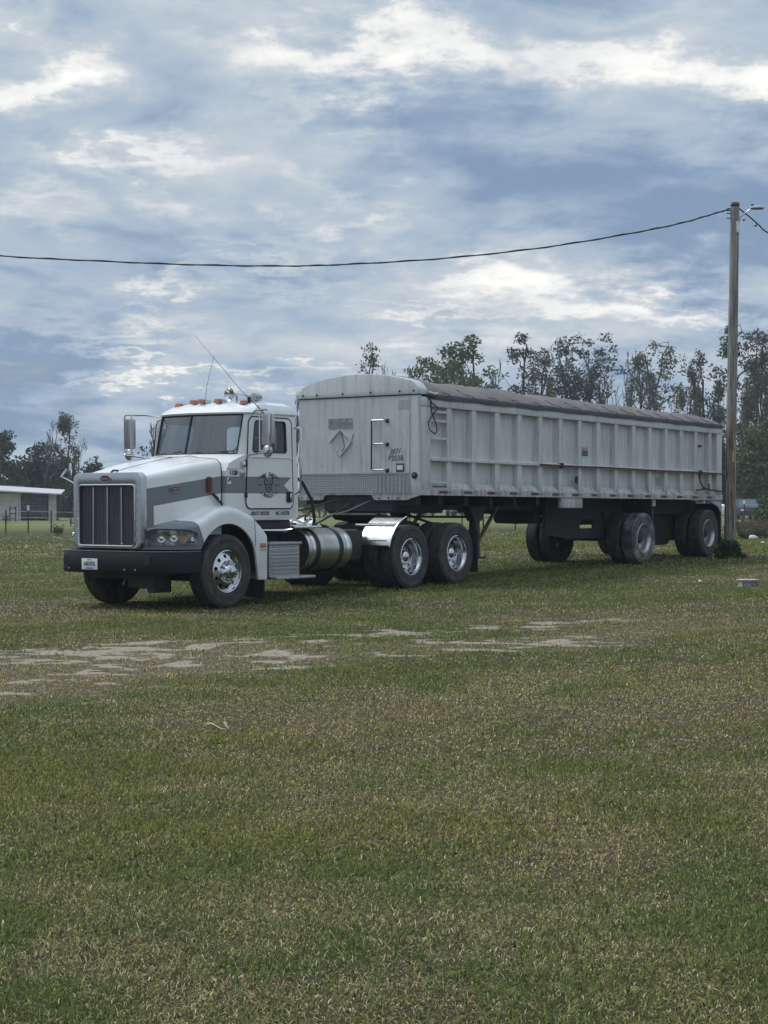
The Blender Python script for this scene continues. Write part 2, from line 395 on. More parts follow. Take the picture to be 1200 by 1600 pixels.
def text_mesh(txt, size, origin, xd, yd, material, parent, off=(0, 0, 0), name='lettering', align='CENTER', bold=0., shear_=0., spacing=1., sx=1., shz=0.):
    cu = bpy.data.curves.new('t', 'FONT'); cu.body = txt; cu.size = size; cu.extrude = .0012; cu.offset = bold; cu.align_x = align; cu.align_y = 'CENTER'
    cu.shear = shear_; cu.space_character = spacing; cu.resolution_u = 3
    ob = bpy.data.objects.new('t', cu); col.objects.link(ob)
    dg = bpy.context.evaluated_depsgraph_get(); me = bpy.data.meshes.new_from_object(ob.evaluated_get(dg)); bpy.data.objects.remove(ob); bpy.data.curves.remove(cu)
    X, Y = Vector(xd), Vector(yd); Z = X.cross(Y); o3 = Vector(origin) - Vector(off)
    for v in me.vertices:
        p = o3 + X * v.co.x * sx + Y * v.co.y + Z * v.co.z
        if shz: p.z -= shz * (p.x + off[0] - 4.72)
        v.co = p
    me.materials.clear(); me.materials.append(material); me.name = name
    o = bpy.data.objects.new(name, me); col.objects.link(o); o.parent = parent; return o
def rrect(x0, x1, z0, z1, r, n=5):
    pts = []
    for cx, cz, a0 in ((x1 - r, z0 + r, -90), (x1 - r, z1 - r, 0), (x0 + r, z1 - r, 90), (x0 + r, z0 + r, 180)):
        for k in range(n + 1):
            a = R(a0 + 90 * k / n); pts.append((cx + r * math.cos(a), cz + r * math.sin(a)))
    return pts
def ring_panel(mb, outer, inner, axis, a, b):       # a frame between two loops of the same count, thickness a..b
    n = len(outer)
    def P(p, h): q = list(p); q.insert(axis, h); return tuple(q)
    vs = [P(p, a) for p in outer] + [P(p, a) for p in inner] + [P(p, b) for p in outer] + [P(p, b) for p in inner]
    fs = []
    for i in range(n):
        j = (i + 1) % n
        fs += [(i, j, n + j, n + i), (2 * n + i, 3 * n + i, 3 * n + j, 2 * n + j), (i, 2 * n + i, 2 * n + j, j), (n + i, n + j, 3 * n + j, 3 * n + i)]
    mb.add(vs, fs); return mb
def rigroot(name, off):
    s, t, z = off
    o = empty(name, (X0 + s * math.sin(TH) - t * math.cos(TH), Y0 + s * math.cos(TH) + t * math.sin(TH), z), math.pi / 2 - TH); return o

# ---------------------------------------------------------------- wheels
def tyre_mesh(yc, w_=.27, ro=.52):
    h = w_ / 2; sp = .262
    half = [(.288, -h * .66), (.293, -h * .9), (.315, -h * .97), (.33, -h * .985), (.334, -h * 1.01), (.342, -h * 1.01), (.346, -h), (.40, -h * 1.035), (.44, -h * 1.03), (.446, -h * 1.05), (.455, -h * 1.045), (.48, -h * .99), (.503, -h * .9), (.514, -h * .84)]
    tread = []
    for g in (-.58, -.2, .2, .58):
        y = h * g; tread += [(.518, y - .008), (.500, y - .005), (.500, y + .005), (.518, y + .008)]
    prof = half + tread + [(r, -y) for r, y in reversed(half)]
    prof = [(r * ro / .52 if r > .35 else r, y + yc) for r, y in prof]
    m = MB(); m.lathe(prof, (0, 0, 0), 'y', 64); return m
def holed_disc(m, r1, y1, r2, y2, rh, hr, n=10, depth=.02):
    def yy(r): return y1 + (y2 - y1) * (r - r1) / (r2 - r1)
    k = 16
    for q in range(n):
        a0 = 2 * math.pi * q / n; da = math.pi / n
        hole, outer, wall = [], [], []
        for i in range(k):
            t = 2 * math.pi * i / k; c, s_ = math.cos(t), math.sin(t)
            lx, ly = hr * c, hr * s_
            r = rh + lx; a = a0 + ly / rh
            hole.append((r * math.cos(a), yy(r), r * math.sin(a))); wall.append((r * math.cos(a), yy(r) + depth, r * math.sin(a)))
            sc = 1 / max(abs(c), abs(s_)); u, v = c * sc, s_ * sc
            r = (r1 + r2) / 2 + u * (r2 - r1) / 2; a = a0 + v * da
            outer.append((r * math.cos(a), yy(r), r * math.sin(a)))
        vs = hole + outer + wall
        fs = []
        for i in range(k):
            j = (i + 1) % k; fs += [(i, j, k + j, k + i), (i, 2 * k + i, 2 * k + j, j)]
        m.add(vs, fs)
def wheel_parts(kind):
    parts = []
    tm = M_TYRE
    if kind == 'steer':
        parts.append(('tyre', tyre_mesh(.14, .28), tm))
        r = MB(); r.lathe([(.289, .22), (.289, .03), (.298, .018), (.300, .008), (.292, .002), (.283, .006), (.278, .03), (.262, .048)], (0, 0, 0), 'y', 64)
        holed_disc(r, .165, .010, .262, .048, .215, .027)
        r.lathe([(.165, .010), (.158, .004), (.125, .004)], (0, 0, 0), 'y', 64)
        parts.append(('rim', r, M_CHROME))
        h = MB(); h.lathe([(.125, .004), (.112, -.01), (.106, -.055), (.092, -.075), (.06, -.08), (.055, -.105), (.035, -.115), (.001, -.117)], (0, 0, 0), 'y', 32)
        parts.append(('hub', h, M_CHROME)); nm, ny = M_CHROME, (.006, -.04, -.052)
        b = MB(); b.lathe([(.26, .12), (.05, .12)], (0, 0, 0), 'y', 24); parts.append(('hole_shade_disc', b, M_RUBBER))  # flat dark ring stands in for the shade behind the hand holes
    else:
        tr = kind != 'drive'
        parts.append(('tyre', tyre_mesh(.135, .27), M_TYREW if kind == 'trailer_worn' else tm)); parts.append(('tyre', tyre_mesh(.475, .27), tm))
        met = M_CHROME if not tr else M_ALU
        r = MB(); r.lathe([(.289, .24), (.289, .03), (.298, .018), (.300, .008), (.292, .002), (.284, .006), (.278, .03), (.264, .045), (.258, .09), (.258, .165), (.25, .178)], (0, 0, 0), 'y', 64)
        holed_disc(r, .165, .185, .25, .178, .208, .026)
        r.lathe([(.165, .185), (.155, .178), (.11, .178)], (0, 0, 0), 'y', 48)
        r.lathe([(.289, .34), (.289, .60)], (0, 0, 0), 'y', 32)
        parts.append(('rim', r, met))
        h = MB(); e_ = .105 if not tr else .09
        h.lathe([(.115, .178), (.11, .15), (.10, e_ + .01), (.085, e_ - .01), (.05, e_ - .022), (.001, e_ - .027)], (0, 0, 0), 'y', 32)
        parts.append(('hub', h, M_CHROME if not tr else M_FRAME)); nm, ny = met, (.18, .145, .135)
        b = MB(); b.lathe([(.25, .30), (.05, .30)], (0, 0, 0), 'y', 24); parts.append(('hole_shade_disc', b, M_RUBBER))  # same dark ring as painted shade inside the dual wheel
    nuts = []
    for q in range(10):
        a = 2 * math.pi * (q + .5) / 10; n = MB(); c = (.143 * math.cos(a), 0, .143 * math.sin(a))
        n.lathe([(.018, ny[0]), (.018, ny[1]), (.009, ny[2]), (.001, ny[2])], c, 'y', 8); nuts.append(n)
    for n in nuts: parts.append(('wheel_nut', n, nm))
    return parts
WHEEL_CACHE = {}
def add_wheel(kind, root, off, s, t, z, far=False, label=None, spin=0.):
    e_ = empty('wheel', (s - off[0], t - off[1], z - off[2]), math.pi if far else 0, root)
    e_.rotation_euler = (0, 0, math.pi if far else 0)
    if label: e_['label'] = label
    if kind not in WHEEL_CACHE:
        lst = []
        for nm, mb, mm in wheel_parts(kind): lst.append((nm, mb.build(nm, mm, e_, smooth=40)))
        WHEEL_CACHE[kind] = [(n, o.data) for n, o in lst]
    else:
        for nm, me in WHEEL_CACHE[kind]:
            o = bpy.data.objects.new(nm, me); col.objects.link(o); o.parent = e_
    for ch in e_.children:
        if spin: ch.rotation_euler = (0, spin, 0)
    return e_

# ================================================================ TRUCK
C = 1.17                                     # rig centreline
truck = rigroot('semi_truck', TOFF)
tag(truck, 'white day cab semi truck with grey stripe and black bumper, hitched to the trailer', 'truck')
def T(mb, name, m, parent=None, **kw): return mb.build(name, m, parent or truck, off=TOFF, **kw)

# --- cab shell (with real openings for the glass)
def cab_ring(z, hw, sb, ss, sh, se, sq, sc, we=.79):
    near = [(sb, C - hw * .60), (sb, C - hw + .12), (sb - .03, C - hw + .035), (sb - .12, C - hw), (1.60, C - hw), (.80 if ss < .79 else ss + .02, C - hw), (ss, C - hw), (sh, C - hw + (hw - we) * .4), (se, C - we), (sq, C - we * .5), (sc, C)]
    far = [(s_, 2 * C - t_) for s_, t_ in reversed(near[:-1])]
    return [(s_, t_, z) for s_, t_ in near + far]
levels = [
    cab_ring(1.22, .91, 1.91, .24, .20, .18, .18, .18), cab_ring(1.26, .93, 1.93, .24, .20, .18, .18, .18),
    cab_ring(1.60, .93, 1.93, .24, .20, .18, .18, .18), cab_ring(1.92, .925, 1.93, .24, .20, .185, .18, .18),
    cab_ring(2.04, .915, 1.93, .33, .30, .26, .20, .19), cab_ring(2.14, .91, 1.925, .60, .56, .50, .34, .28),
    cab_ring(2.175, .91, 1.925, .78, .71, .635, .47, .41), cab_ring(2.20, .908, 1.925, .785, .715, .645, .48, .42),
    cab_ring(2.67, .895, 1.92, .88, .82, .755, .59, .535), cab_ring(2.745, .89, 1.91, .90, .84, .775, .61, .555),
    cab_ring(2.775, .905, 1.91, .88, .81, .715, .54, .48), cab_ring(2.83, .89, 1.90, .93, .87, .79, .62, .56, .78),
    cab_ring(2.90, .84, 1.88, 1.04, .99, .93, .78, .72, .72), cab_ring(2.945, .74, 1.83, 1.20, 1.16, 1.08, .98, .93, .60),
    cab_ring(2.97, .5, 1.70, 1.3, 1.3, 1.25, 1.18, 1.14, .38)]
n = len(levels[0]); cab = MB(); cab.v = [p for r in levels for p in r]
for i in range(len(levels) - 1):
    for k in range(n):
        if i in (6, 7, 8) and 8 <= k <= 11: continue            # windscreen
        if i == 7 and k in (4, n - 6): continue                 # door windows
        if i == 7 and k == n - 1: continue                      # rear window
        a, b = i * n + k, i * n + (k + 1) % n
        cab.f.append((a, b, b + n, a + n))
o_ = (len(levels) - 1) * n; cab.f.append(tuple(range(o_, o_ + n)))
T(cab, 'cab', M_CAB, smooth=28)
fl = MB(); fl.add([(.2, .3, 1.23), (1.9, .3, 1.23), (1.9, 2.04, 1.23), (.2, 2.04, 1.23)], [(0, 1, 2, 3)]); T(fl, 'cab_floor', M_BLACK)
# windscreen: two flat panes with a centre bar, rubber seal
L6, L9 = levels[6], levels[9]
for a, b in ((8, 10), (10, 12)):
    g = MB()
    for k in range(a, b): 
        q = [L6[k], L6[k + 1], L9[k + 1], L9[k]]; g.add(q, [(0, 1, 2, 3)])
    T(g, 'windscreen', M_GLASS, smooth=60)
seal = MB(); loop = [L6[k] for k in range(8, 13)] + [L9[k] for k in range(12, 7, -1)]
loop = [(x - .008, y, z) for x, y, z in loop]; seal.tube(loop, .014, 6, closed=True); T(seal, 'windscreen_seal', M_RUBBER)
bar = MB(); bar.tube([(L6[10][0] - .01, C, L6[10][2]), (L9[10][0] - .01, C, L9[10][2])], .013, 6); T(bar, 'windscreen_bar', M_RUBBER)
hdr = MB()      # tinted band along the top of the glass
for a, b in ((8, 10), (10, 12)):
    for k in range(a, b):
        q = []
        for p0, p1, f in ((L6[k], L9[k], .86), (L6[k + 1], L9[k + 1], .86), (L6[k + 1], L9[k + 1], 1.), (L6[k], L9[k], 1.)):
            q.append((p0[0] + (p1[0] - p0[0]) * f + .012, p0[1] + (p1[1] - p0[1]) * f, p0[2] + (p1[2] - p0[2]) * f))
        hdr.add(q, [(0, 1, 2, 3)])
T(hdr, 'sun_visor', M_FRAME)
for sgn in (1, -1):
    side = C - sgn * .932
    # door: panel with window opening
    outer = rrect(.66, 1.73, 1.385, 2.715, .10, 6); inner = rrect(.81, 1.585, 2.205, 2.66, .05, 6)
    outer = [(s_ + (max(0, z_ - 2.1) * .17 if s_ < 1.1 else 0), z_) for s_, z_ in outer]
    inner = [(s_ + (z_ - 2.2) * .18 * (s_ < 1.1), z_) for s_, z_ in inner]
    def lean(mb):
        mb.v = [(x, y + sgn * (max(0, z - 2.0) * .052), z) for x, y, z in mb.v]; return mb
    d = ring_panel(MB(), outer, inner, 1, side - sgn * .010, side + sgn * .015)
    T(lean(d), 'door', M_CAB, smooth=30)
    sl = MB(); sl.tube([(x, side - sgn * .006, z) for x, z in outer], .0105, 6, closed=True); T(lean(sl), 'door_seal', M_RUBBER)
    ws = MB(); ws.tube([(x, side - sgn * .010, z) for x, z in inner], .010, 6, closed=True); T(lean(ws), 'window_seal', M_RUBBER)
    g = MB(); g.add([(x, side + sgn * .004, z) for x, z in inner], [tuple(range(len(inner)))]); T(lean(g), 'door_window', M_GLASSD)
    lp = MB(); lp.tube([(.72, side - sgn * .012, 2.13), (1.71, side - sgn * .012, 2.13)], .006, 5); T(lp, 'door_crease', M_WHITE)
    # handle
    hd = MB(); ring_panel(hd, rrect(1.57, 1.685, 1.475, 1.635, .03, 4), rrect(1.585, 1.67, 1.49, 1.62, .025, 4), 1, side - sgn * .03, side - sgn * .012)
    hd.box(1.585, 1.67, side - sgn * .016, side - sgn * .012, 1.49, 1.62)
    hb = T(hd, 'door_handle', M_RUBBER)
    h2 = MB(); h2.box(1.625, 1.66, side - sgn * .04, side - sgn * .018, 1.50, 1.61); T(h2, 'handle_paddle', M_CHROME, bevel=.004)
    # grab rail behind the door
    gr = MB(); gt = side - sgn * .075
    gr.tube([(1.80, side + sgn * .02, 2.58), (1.815, gt + sgn * .02, 2.58), (1.825, gt, 2.55), (1.825, gt, 1.66), (1.815, gt + sgn * .02, 1.62), (1.79, side, 1.60)], .017, 8)
    T(gr, 'grab_rail', M_CHROME)
    # hinges
    for z_ in (2.03, 1.58):
        hg = MB(); hg.box(.635, .675, side - sgn * .03, side, z_ - .035, z_ + .035); T(hg, 'door_hinge', M_RUBBER, bevel=.005)
    # mirror
    mt = C - sgn * 1.36
    br = MB()
    br.tube([(.86, side + sgn * .05, 2.76), (.70, side - sgn * .16, 2.79), (.60, mt - sgn * .04, 2.79), (.60, mt - sgn * .06, 2.75), (.60, mt - sgn * .06, 2.22), (.585, mt - sgn * .03, 2.19), (.60, side - sgn * .1, 2.15), (.66, side, 2.08)], .014, 8)
    br.tube([(.585, mt + sgn * .10, 2.79), (.585, mt + sgn * .10, 2.20)], .012, 8)
    br.tube([(.60, mt - sgn * .05, 2.22), (.585, mt + sgn * .10, 2.20)], .012, 8)
    T(br, 'mirror_bracket', M_CHROME)
    hd = MB(); 
    sec = rrect(mt - .095, mt + .095, 2.285, 2.735, .03, 4)
    hd.prism([(t_, z_) for t_, z_ in sec], 0, .625, .685); T(hd, 'mirror', M_ALU, bevel=.012)
    gl = MB(); gl.add([(.688, t_, z_) for t_, z_ in rrect(mt - .085, mt + .085, 2.295, 2.725, .03, 4)], [tuple(range(20))]); T(gl, 'mirror_glass', M_CHROME)
    cv = MB(); cv.lathe([(.001, -.045), (.06, -.035), (.085, -.012), (.09, .0), (.001, .004)], (.64, mt - sgn * .0, 2.20), 'x', 20); T(cv, 'round_mirror', M_ALU)
# cowl lamp, number and sticker
cl = MB(); cl.box(.56, .62, C - .97, C - .92, 1.98, 2.06); T(cl, 'cowl_bracket', M_CHROME, bevel=.008)
cm = MB(); cm.lathe([(.001, -.03), (.045, -.022), (.055, 0), (.001, .01)], (.585, C - .94, 1.90), 'y', 16); T(cm, 'cowl_lamp', M_ALU)
text_mesh('1128', .085, (.40, C - .9335, 1.895), (1, 0, 0), (0, 0, 1), M_INK, truck, TOFF, bold=.003)
ln = MB(); ln.box(.26, .51, C - .9325, C - .93, 1.948, 1.953); T(ln, 'pinstripe', M_INK)
stk = MB(); stk.box(.265, .345, C - .9335, C - .93, 1.735, 1.83); T(stk, 'permit_sticker', M_SIGNW)
s2 = MB(); s2.add([(.267, C - .9345, 1.76), (.343, C - .9345, 1.79), (.343, C - .9345, 1.828), (.30, C - .9345, 1.828)], [(0, 1, 2, 3)]); s2.add([(.275, C - .9345, 1.775), (.30, C - .9345, 1.77), (.29, C - .9345, 1.80)], [(0, 1, 2)]); T(s2, 'sticker_print', M_GREEN)
text_mesh('USDOT 4072325', .074, (.98, C - .9335, 1.315), (1, 0, 0), (0, 0, 1), M_INK, truck, TOFF, bold=.0015, sx=.80)
text_mesh('MC 1547378', .074, (1.49, C - .9335, 1.315), (1, 0, 0), (0, 0, 1), M_INK, truck, TOFF, bold=.0015, sx=.80)
# door emblem: horned head between two arched words
dt = C - .946
def arc_text(txt, size, cx, cz, rad, a0, a1, material, up=True):
    n_ = len(txt)
    for i, ch in enumerate(txt):
        if ch == ' ': continue
        a = R(a0 + (a1 - a0) * (i + .5) / n_); px_ = cx + rad * math.cos(a); pz_ = cz + rad * math.sin(a)
        d = a - math.pi / 2 if up else a + math.pi / 2
        text_mesh(ch, size, (px_, dt, pz_), (math.cos(d), 0, math.sin(d)), (-math.sin(d), 0, math.cos(d)), material, truck, TOFF, bold=.001)
arc_text('MI DAD', .075, 1.165, 1.60, .285, 120, 60, M_INK)
arc_text('ANGEL', .075, 1.165, 1.83, .262, 242, 298, M_INK, up=False)
em = MB()
for pts_, r_ in [([(-.075, .13), (-.095, .05), (-.07, -.01), (-.055, -.08), (-.02, -.105), (.02, -.105), (.055, -.08), (.07, -.01), (.095, .05), (.075, .13)], .006),
                 ([(-.055, .0), (-.03, .015), (-.012, -.005)], .006), ([(.055, .0), (.03, .015), (.012, -.005)], .006),
                 ([(-.03, -.045), (0, -.03), (.03, -.045)], .0065), ([(-.035, -.075), (0, -.06), (.035, -.075)], .006), ([(-.05, .085), (-.03, .05), (.03, .05), (.05, .085)], .004)]:
    em.tube([(1.165 + x, dt + .004, 1.735 + z) for x, z in pts_], r_, 5)
T(em, 'door_emblem', M_INKG)
for q in (-1, 1):
    em = MB(); em.tube([(1.165 + q * .13, dt + .004, 1.845), (1.165 + q * .17, dt + .004, 1.86), (1.165 + q * .20, dt + .004, 1.83), (1.165 + q * .245, dt + .004, 1.835)], .007, 5); T(em, 'emblem_flourish', M_INKR)
    em = MB(); em.tube([(1.165 + q * .14, dt + .004, 1.735), (1.165 + q * .18, dt + .004, 1.728), (1.165 + q * .25, dt + .004, 1.733)], .005, 5); T(em, 'emblem_flourish', M_INKG)
    em = MB(); em.tube([(1.165 + q * .13, dt + .004, 1.62), (1.165 + q * .17, dt + .004, 1.605), (1.165 + q * .2, dt + .004, 1.615)], .007, 5); T(em, 'emblem_flourish', M_INKG)

# --- cab interior
it = MB(); it.box(.66, .95, .30, 2.04, 1.95, 2.15); T(it, 'dashboard', M_SEAT, bevel=.03)
for t_ in (.62, 1.72):
    st = MB(); st.box(1.35, 1.52, t_ - .24, t_ + .24, 1.75, 2.42); T(st, 'seat', M_SEAT, bevel=.05)
    st = MB(); st.box(1.37, 1.48, t_ - .14, t_ + .14, 2.44, 2.60); T(st, 'head_rest', M_SEAT, bevel=.04)
wh = MB(); wh.tube([(1.04 + .1 * math.sin(a), .62 + .2 * math.cos(a), 2.18 + .17 * math.sin(a)) for a in [2 * math.pi * k / 20 for k in range(20)]], .014, 6, closed=True); wh.bar((1.04, .44, 2.18), (1.04, .80, 2.18), .03, .02)
T(wh, 'steering_wheel', M_RUBBER)
bk = MB()
L7, L8 = levels[7], levels[8]
rw = [(1.905, t_, z_) for t_, z_ in rrect(C - .50, C + .50, 2.24, 2.63, .07, 5)]
rp = ring_panel(MB(), rrect(C - .86, C + .86, 1.4, 2.76, .05, 5), rrect(C - .50, C + .50, 2.24, 2.63, .07, 5), 0, 1.875, 1.895); T(rp, 'rear_lining', M_LINER)
g = MB(); g.add(rw, [tuple(range(len(rw)))]); T(g, 'rear_window', M_GLASS)
hl = MB(); hl.box(.9, 1.86, .38, 1.96, 2.72, 2.735); T(hl, 'headliner', M_LINER)
# wipers
for t0, t1 in ((.80, .42), (1.62, 1.28)):
    wp = MB(); 
    def wsp(t_, f): 
        d = abs(t_ - C); s0 = .41 + .225 * min(1, d / .79); return (s0 - .035 + .145 * f, t_, 2.175 + .57 * f)
    wp.tube([wsp(t1, -.03), wsp((t0 + t1) / 2, .05)], .010, 6); wp.tube([wsp(t0 + .18, .035), wsp((t0 + t1) / 2, .05), wsp(t1 - .0, .075)], .007, 5)
    T(wp, 'wiper', M_RUBBER)
# roof marker lamps
for s_, t_ in ((.96, 1.80), (.84, 1.40), (.76, 1.17), (.84, .92), (.93, .50)):
    zb = 2.895 + (.03 if abs(t_ - C) < .4 else -.0)
    m_ = MB(); m_.add([(s_ - .05, t_ - .055, zb), (s_ - .05, t_ + .055, zb), (s_ + .13, t_ + .03, zb + .03), (s_ + .13, t_ - .03, zb + .03),
                       (s_ - .035, t_ - .045, zb + .065), (s_ - .035, t_ + .045, zb + .065), (s_ + .12, t_ + .02, zb + .06), (s_ + .12, t_ - .02, zb + .06)],
                      [(0, 3, 2, 1), (4, 5, 6, 7), (0, 1, 5, 4), (1, 2, 6, 5), (2, 3, 7, 6), (3, 0, 4, 7)])
    mk = T(m_, 'roof_marker_lamp', M_REFL, bevel=.008)
    b_ = MB(); b_.add([(s_ + .02, t_ - .062, zb - .02), (s_ + .02, t_ + .062, zb - .02), (s_ + .19, t_ + .04, zb + .01), (s_ + .19, t_ - .04, zb + .01),
                       (s_ + .03, t_ - .050, zb + .066), (s_ + .03, t_ + .050, zb + .066), (s_ + .17, t_ + .025, zb + .056), (s_ + .17, t_ - .025, zb + .056)],
                      [(0, 3, 2, 1), (4, 5, 6, 7), (0, 1, 5, 4), (1, 2, 6, 5), (2, 3, 7, 6), (3, 0, 4, 7)])
    T(b_, 'lamp_base', M_CHROME, bevel=.006)
# horns, work lamp, aerials
h_ = MB(); h_.lathe([(.001, .03), (.05, .02), (.088, -.03), (.095, -.035), (.088, -.02), (.035, .06), (.022, .14), (.018, .30), (.018, .46), (.03, .48), (.001, .5)], (.98, .80, 3.06), 'x', 24)
h_.tube([(1.12, .80, 3.04), (1.12, .80, 2.93)], .018, 6); h_.tube([(1.36, .80, 3.05), (1.36, .80, 2.95)], .018, 6); T(h_, 'air_horn', M_CHROME)
h_ = MB(); h_.lathe([(.001, -.05), (.06, -.045), (.066, 0), (.055, .10), (.001, .12)], (1.18, .50, 3.02), 'x', 20); h_.tube([(1.2, .50, 3.0), (1.2, .50, 2.90)], .018, 6); T(h_, 'work_lamp', M_ALU)
a_ = MB(); a_.tube([(.80, 1.14, 2.93), (.82, 1.12, 3.2), (.86, 1.02, 3.62)], [.004, .003, .002], 5); T(a_, 'radio_aerial', M_RUBBER)
a_ = MB(); a_.tube([(.82, .02, 2.74), (.72, .10, 2.88), (.60, .24, 3.05), (.18, .78, 3.86)], [.009, .007, .004, .002], 5); T(a_, 'radio_aerial', M_RUBBER)
a_ = MB(); a_.lathe([(.001, -.05), (.022, -.04), (.026, 0), (.02, .04), (.001, .05)], (.655, .165, 2.94), 'z', 10); T(a_, 'aerial_base', M_RUBBER)

# --- hood
def hood_sec(s_):
    P = [(-1.10, .635, 1.865, .075), (-1.0, .655, 1.90, .09), (-.7, .73, 1.965, .12), (-.3, .81, 2.05, .13), (.17, .895, 2.125, .14)]
    for a, b in zip(P, P[1:]):
        if s_ <= b[0]: f = (s_ - a[0]) / (b[0] - a[0]); return [a[i] + (b[i] - a[i]) * f for i in (1, 2, 3)]
    return list(P[-1][1:])
rows = []
for i in range(19):
    s_ = -1.10 + 1.27 * i / 18; hw, zc, r_ = hood_sec(s_)
    zs = zc - .035; pts = [(s_, C - hw - .012, .90), (s_, C - hw - .006, 1.3)]
    for k in range(7):
        a = R(180 - 90 * k / 6); pts.append((s_, C - hw + r_ + r_ * math.cos(a), zs - r_ + r_ * math.sin(a)))
    for k in range(1, 6):
        f = k / 5; y = (1 - f) * (hw - r_); bulge = .018 * math.exp(-((y - .30) / .10) ** 2)
        pts.append((s_, C - y, zs + .035 * (1 - (y / (hw - r_)) ** 2) + bulge))
    far = [(x, 2 * C - y, z) for x, y, z in reversed(pts[:-1])]
    rows.append(pts + far)
hood = MB(); hood.grid(rows); T(hood, 'hood', M_HOOD, smooth=45)
sm_ = MB(); sm_.tube([(x + .006, y, z) for x, y, z in [(p[0], p[1] + (.0 if 0 else 0), p[2]) for p in rows[-1]][1:-1]], .008, 5); T(sm_, 'hood_seal', M_RUBBER)
# grille surround, opening rim, bars, slats, rivets, badge
so = rrect(C - .655, C + .655, .840, 1.885, .10, 6); si = rrect(C - .535, C + .535, .880, 1.715, .05, 6)
su = ring_panel(MB(), so, si, 0, -1.175, -1.06); T(su, 'grille_surround', M_SURR, bevel=.045)
rm = MB(); rm.tube([(-1.178, t_, z_) for t_, z_ in si], .014, 6, closed=True); T(rm, 'grille_rim', M_CHROME)
gb = MB(); gb.add([(-1.115, C - .56, .88), (-1.115, C + .56, .88), (-1.115, C + .56, 1.74), (-1.115, C - .56, 1.74)], [(3, 2, 1, 0)]); T(gb, 'grille_screen', M_RUBBER)
M_SLAT = mat('grille_slat_metal', (.17, .165, .175), .45, .6, var=.4, vscale=5, var_col=(.10, .10, .11))
sl = MB()
for k in range(36): t_ = C - .53 + 1.06 * (k + .5) / 36; sl.box(-1.145, -1.125, t_ - .006, t_ + .006, .895, 1.712)
for k in range(9): z_ = .95 + .09 * k; sl.box(-1.124, -1.118, C - .53, C + .53, z_ - .004, z_ + .004)
tag(T(sl, 'grille_slats', M_SLAT, smooth=0), kind='stuff')
for t_ in (C - .27, C, C + .27):
    b_ = MB(); b_.tube([(-1.160, t_, .905), (-1.160, t_, 1.685)], .011, 8); T(b_, 'grille_bar', M_CHROME)
rv = MB()
for q in (-1, 1):
    for k in range(6): rv.lathe([(.001, -.012), (.009, -.008), (.011, 0)], (-1.186, C + q * .562, .98 + .13 * k), 'x', 8)
tag(T(rv, 'rivets', M_CHROME), kind='stuff')
def badge(center, axis, rx, rz, sgn_=1):
    m1, m2 = MB(), MB()
    for mb, f, d in ((m1, 1.16, .010), (m2, 1.0, .016)):
        pts_ = [(rx * f * math.cos(2 * math.pi * k / 24), rz * f * math.sin(2 * math.pi * k / 24)) for k in range(24)]
        if axis == 0: mb.prism([(center[1] + u, center[2] + v) for u, v in pts_], 0, center[0] - d, center[0] + .01)
        else: mb.prism([(center[0] + u, center[2] + v) for u, v in pts_], 1, center[1] - d, center[1] + .01)
    return m1, m2
m1, m2 = badge((-1.178, C + .02, 1.802), 0, .092, .044); T(m1, 'badge_rim', M_CHROME); T(m2, 'badge', M_RED)
text_mesh('Peterbilt', .05, (-1.197, C + .02, 1.802), (0, -1, 0), (0, 0, 1), M_CHROME, truck, TOFF, shear_=.2, sx=.75)
for sg in (1, -1):
    pt = C - sg * (.742 + .008)
    m1, m2 = badge((-.62, pt, 1.665), 1, .082, .036)
    if sg < 0: m1 = m1.mirror(pt); m2 = m2.mirror(pt)
    T(m1, 'badge_rim', M_CHROME); T(m2, 'badge', M_RED)
    if sg > 0: text_mesh('Peterbilt', .042, (-.62, pt - .018, 1.665), (1, 0, 0), (0, 0, 1), M_CHROME, truck, TOFF, shear_=.2, sx=.75)
    # side vent pill
    vt = C - sg * .862
    v_ = MB(); v_.prism(rrect(-.09, -.01, 1.615, 1.835, .038, 5), 1, vt - .03, vt + .02); T(v_, 'hood_vent', M_REDB, bevel=.006)
    # rubber hood latch
    lt = C - sg * .905
    l_ = MB(); l_.tube([(-.02, lt, 1.60), (.05, lt - sg * .03, 1.53), (.15, lt - sg * .03, 1.45)], [.018, .026, .018], 8); T(l_, 'hood_latch', M_RUBBER)
    l_ = MB(); l_.lathe([(.001, -.012), (.014, 0), (.001, .012)], (.065, lt - sg * .06, 1.515), 'y', 10); T(l_, 'latch_button', M_CHROME)
orn = MB(); orn.tube([(-1.10, C - .01, 1.885), (-1.06, C - .01, 1.915), (-.98, C - .01, 1.918), (-.96, C - .01, 1.895)], .015, 6); T(orn, 'hood_ornament', M_RUBBER)
orn = MB(); orn.tube([(-.97, C, 1.915), (-.6, C, 1.992), (-.2, C, 2.072), (.15, C, 2.127)], .006, 5); T(orn, 'hood_centre_strip', M_CHROME)

# --- fenders
def t_out(s_):
    return .615 * max(0, (-.50 - s_) / .62) ** 2.1 if s_ < -.5 else 0.
def crest(s_):
    P = [(-1.12, 1.13), (-.9, 1.165), (-.66, 1.20), (-.5, 1.25), (-.3, 1.34), (-.14, 1.40), (.05, 1.425), (.25, 1.40), (.45, 1.335), (.58, 1.265), (.70, 1.17), (.82, 1.07), (.86, 1.03)]
    for a, b in zip(P, P[1:]):
        if s_ <= b[0]: f = (s_ - a[0]) / (b[0] - a[0]); f = f * f * (3 - 2 * f) * .4 + f * .6; return a[1] + (b[1] - a[1]) * f
    return P[-1][1]
def low(s_):
    if s_ < -.60: return .835
    if s_ < .60: return max(.835 if s_ < 0 else .55, .55 + math.sqrt(max(0, .63 ** 2 - (s_ - .02) ** 2)))
    f = min(1, (s_ - .60) / .07); return .78 - (.78 - .375) * min(1, f)
